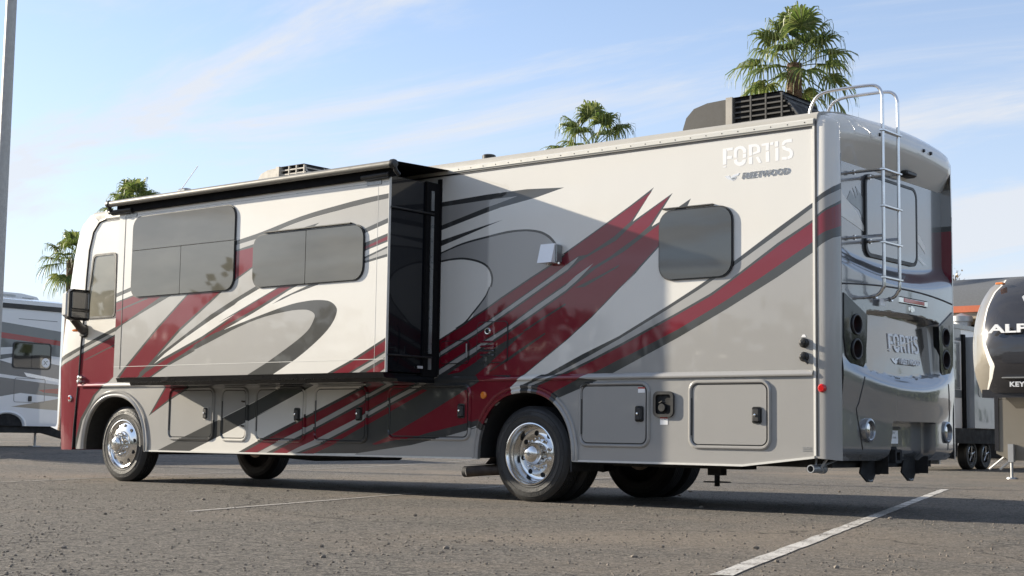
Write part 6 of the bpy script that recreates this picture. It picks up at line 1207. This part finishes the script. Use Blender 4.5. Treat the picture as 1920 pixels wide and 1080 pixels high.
# ------------------------------------------------------------------ palms
def palm(name, x, y, h, sc, seed, label, nf=24, lean=0.0, skirt=0.5):
    rn = random.Random(seed); root = tag(empty(name, (x, y, gh(x))), label, 'palm tree', 'palm trees beyond the lot')
    z0_ = gh(x); top = Vector((x + lean, y, z0_ + h))
    pts_ = []; rs = []
    for k in range(15):
        t_ = k / 14; pts_.append((x + lean * t_ * t_, y, z0_ - .05 + (h + .05) * t_)); rs.append((.30 - .12 * t_ + .05 * (t_ > .85) + .10 * max(0, .08 - t_) / .08) * sc)
    mb = MB(); mb.tube(pts_, rs, 12)
    for k in range(150):                        # clipped leaf boots under the crown
        zb = h - .15 * sc - (k / 150) * 1.6 * sc; a = k * 2.4; r_ = .17 * sc; d = Vector((cos(a), sin(a), 0)); c = Vector((x + lean, y, z0_ + zb)) + d * r_ * .9
        s_ = Vector((-sin(a), cos(a), 0)) * .05 * sc
        mb.add([c - s_, c + s_, c + s_ * .6 + d * .10 * sc + Vector((0, 0, .14 * sc)), c - s_ * .6 + d * .10 * sc + Vector((0, 0, .14 * sc))], [(0, 1, 2, 3)])
    mb.build('trunk', 'palm_bark', root)
    lf = MB(); dead = MB()
    for k in range(nf):
        az = k * 2.399963 + rn.uniform(-.25, .25); f = k / (nf - 1); el = radians(82 - 108 * f + rn.uniform(-8, 8))
        dd = Vector((cos(az) * cos(el), sin(az) * cos(el), sin(el))); L = (1.12 + .3 * rn.random()) * sc
        side = Vector((-sin(az), cos(az), 0)); nrm = side.cross(dd).normalized()
        if nrm.z < 0: nrm = -nrm
        b0 = top + Vector((0, 0, -.25 * f * sc)); 
        pet = []
        for j in range(5):
            t_ = j / 4; pet.append(b0 + dd * L * t_ + Vector((0, 0, -.22 * sc * t_ * t_ * cos(el))))
        tgt = dead if (f > 1 - .10 * skirt) else lf
        tgt.tube(pet, .018 * sc, 4, 0, False)
        c = pet[-1]; dn = (pet[-1] - pet[-2]).normalized(); sd = side; nn = sd.cross(dn).normalized()
        if nn.z < 0: nn = -nn
        R_ = (.98 + .22 * rn.random()) * sc; ns = 28; cup = rn.uniform(.1, .35)
        for q in range(ns):
            a = radians(-118 + 236 * q / (ns - 1)) + rn.uniform(-.02, .02); ln = R_ * (.72 + .28 * cos(a * .75)) * rn.uniform(.88, 1.05)
            rd = (dn * cos(a) + sd * sin(a) + nn * cup * abs(sin(a))).normalized(); wv_ = rd.cross(nn).normalized()
            droop = rn.uniform(.45, 1.5) * sc; vs = []
            tw = 1 if q % 2 else -1
            for t_, w0 in ((.04, .012), (.42, .044), (.66, .028), (.88, .013), (1.0, .003)):
                p = c + rd * ln * t_ + Vector((0, 0, -droop * max(0, t_ - .45) ** 1.7 * 1.9))
                if t_ > .9: p = p - rd * ln * .10
                vs += [p - wv_ * w0 * sc + nn * .012 * tw * sc, p + wv_ * w0 * sc - nn * .012 * tw * sc]
            tgt.add(vs, [(2 * j, 2 * j + 1, 2 * j + 3, 2 * j + 2) for j in range(4)])
    lf.build('crown', 'palm_leaf', root)
    if dead.f: dead.build('dead_fronds', 'palm_dead', root)
    return root
palm('fan_palm', -19.3, 35.4, 13.95, 1.12, 11, 'tallest fan palm, its whole crown standing above the rear roof of the motorhome', 22, skirt=0)
palm('fan_palm', -36.0, 46.1, 14.5, 1.2, 21, 'fan palm crown showing over the middle of the motorhome roof', 20)
palm('fan_palm', -80.0, 46.9, 11.8, 1.15, 31, 'small distant fan palm left of the motorhome windscreen pillar', 20)
palm('fan_palm', -67.5, 42.6, 13.6, 1.10, 41, 'distant fan palm mostly hidden by the front corner of the motorhome roof', 20)

# ------------------------------------------------------------------ bare tree behind the building
bt = tag(empty('bare_tree', (-25.0, 60, 0)), 'nearly leafless grey tree behind the building roof', 'tree')
rn = random.Random(5); tw = MB()
def branch(p, d, L, r_, lv):
    q = p + d * L; tw.tube([p, (p + q) / 2 + Vector((rn.uniform(-1, 1), rn.uniform(-1, 1), 0)) * L * .05, q], [r_, r_ * .85, r_ * .65], 5, 0, False)
    if lv == 0: return
    for k in range(3 if lv > 1 else 4):
        nd = (d + Vector((rn.uniform(-1, 1), rn.uniform(-1, 1), rn.uniform(-.25, .8))) * .75).normalized(); branch(q if k else p + d * L * .7, nd, L * rn.uniform(.58, .78), r_ * .6, lv - 1)
branch(Vector((-25.0, 60, 0)), Vector((-.05, 0, 1)), 3.35, .2, 5)
tw.build('trunk', 'bark', bt)
lv_ = MB()
for k in range(350):
    i = rn.randrange(len(tw.v) // 2, len(tw.v)); p = Vector(tw.v[i]) + Vector((rn.uniform(-.2, .2), rn.uniform(-.2, .2), rn.uniform(-.2, .2)))
    if p.z < 4.5: continue
    a = Vector((rn.uniform(-1, 1), rn.uniform(-1, 1), rn.uniform(-1, 1))).normalized() * .08; b_ = a.cross(Vector((rn.random(), rn.random(), rn.random()))).normalized() * .05
    lv_.add([p - a, p + b_, p + a, p - b_], [(0, 1, 2, 3)])
lv_.build('crown', 'palm_dead', bt)

# ------------------------------------------------------------------ the far wood round the lot, seen in the paint
rn = random.Random(9); tbm = MB()
for k in range(190):
    a = radians(-12 - 274 * k / 189 + rn.uniform(-.8, .8)); rr_ = rn.uniform(62, 95)      # measured from +y towards -x
    cx_, cy_ = -sin(a) * rr_, cos(a) * rr_; H = rn.uniform(5.0, 8.0) * rr_ / 75; Wd = rn.uniform(2.2, 4.5)
    if rn.random() < .08: H *= 1.35; Wd *= .6
    for j in range(200):
        u, v_, w0 = rn.gauss(0, .45), rn.gauss(0, .45), (rn.random() ** .85 if j < 130 else .5 * rn.random())
        p = Vector((cx_ + u * Wd, cy_ + v_ * Wd, .3 + H * w0 * (1 - .25 * (u * u + v_ * v_))))
        s_ = rn.uniform(.35, .75); n1_ = Vector((rn.uniform(-1, 1), rn.uniform(-1, 1), rn.uniform(-.6, 1))).normalized(); a1 = n1_.orthogonal().normalized(); a2 = n1_.cross(a1)
        tbm.add([p + a1 * s_, p + a2 * s_ * .7, p - a1 * s_, p - a2 * s_ * .7], [(0, 1, 2, 3)])
tag(tbm.build('far_wood', 'tree_leaf'), 'low dark belt of trees round the lot, reflected in the paint', 'trees', None, 'stuff')
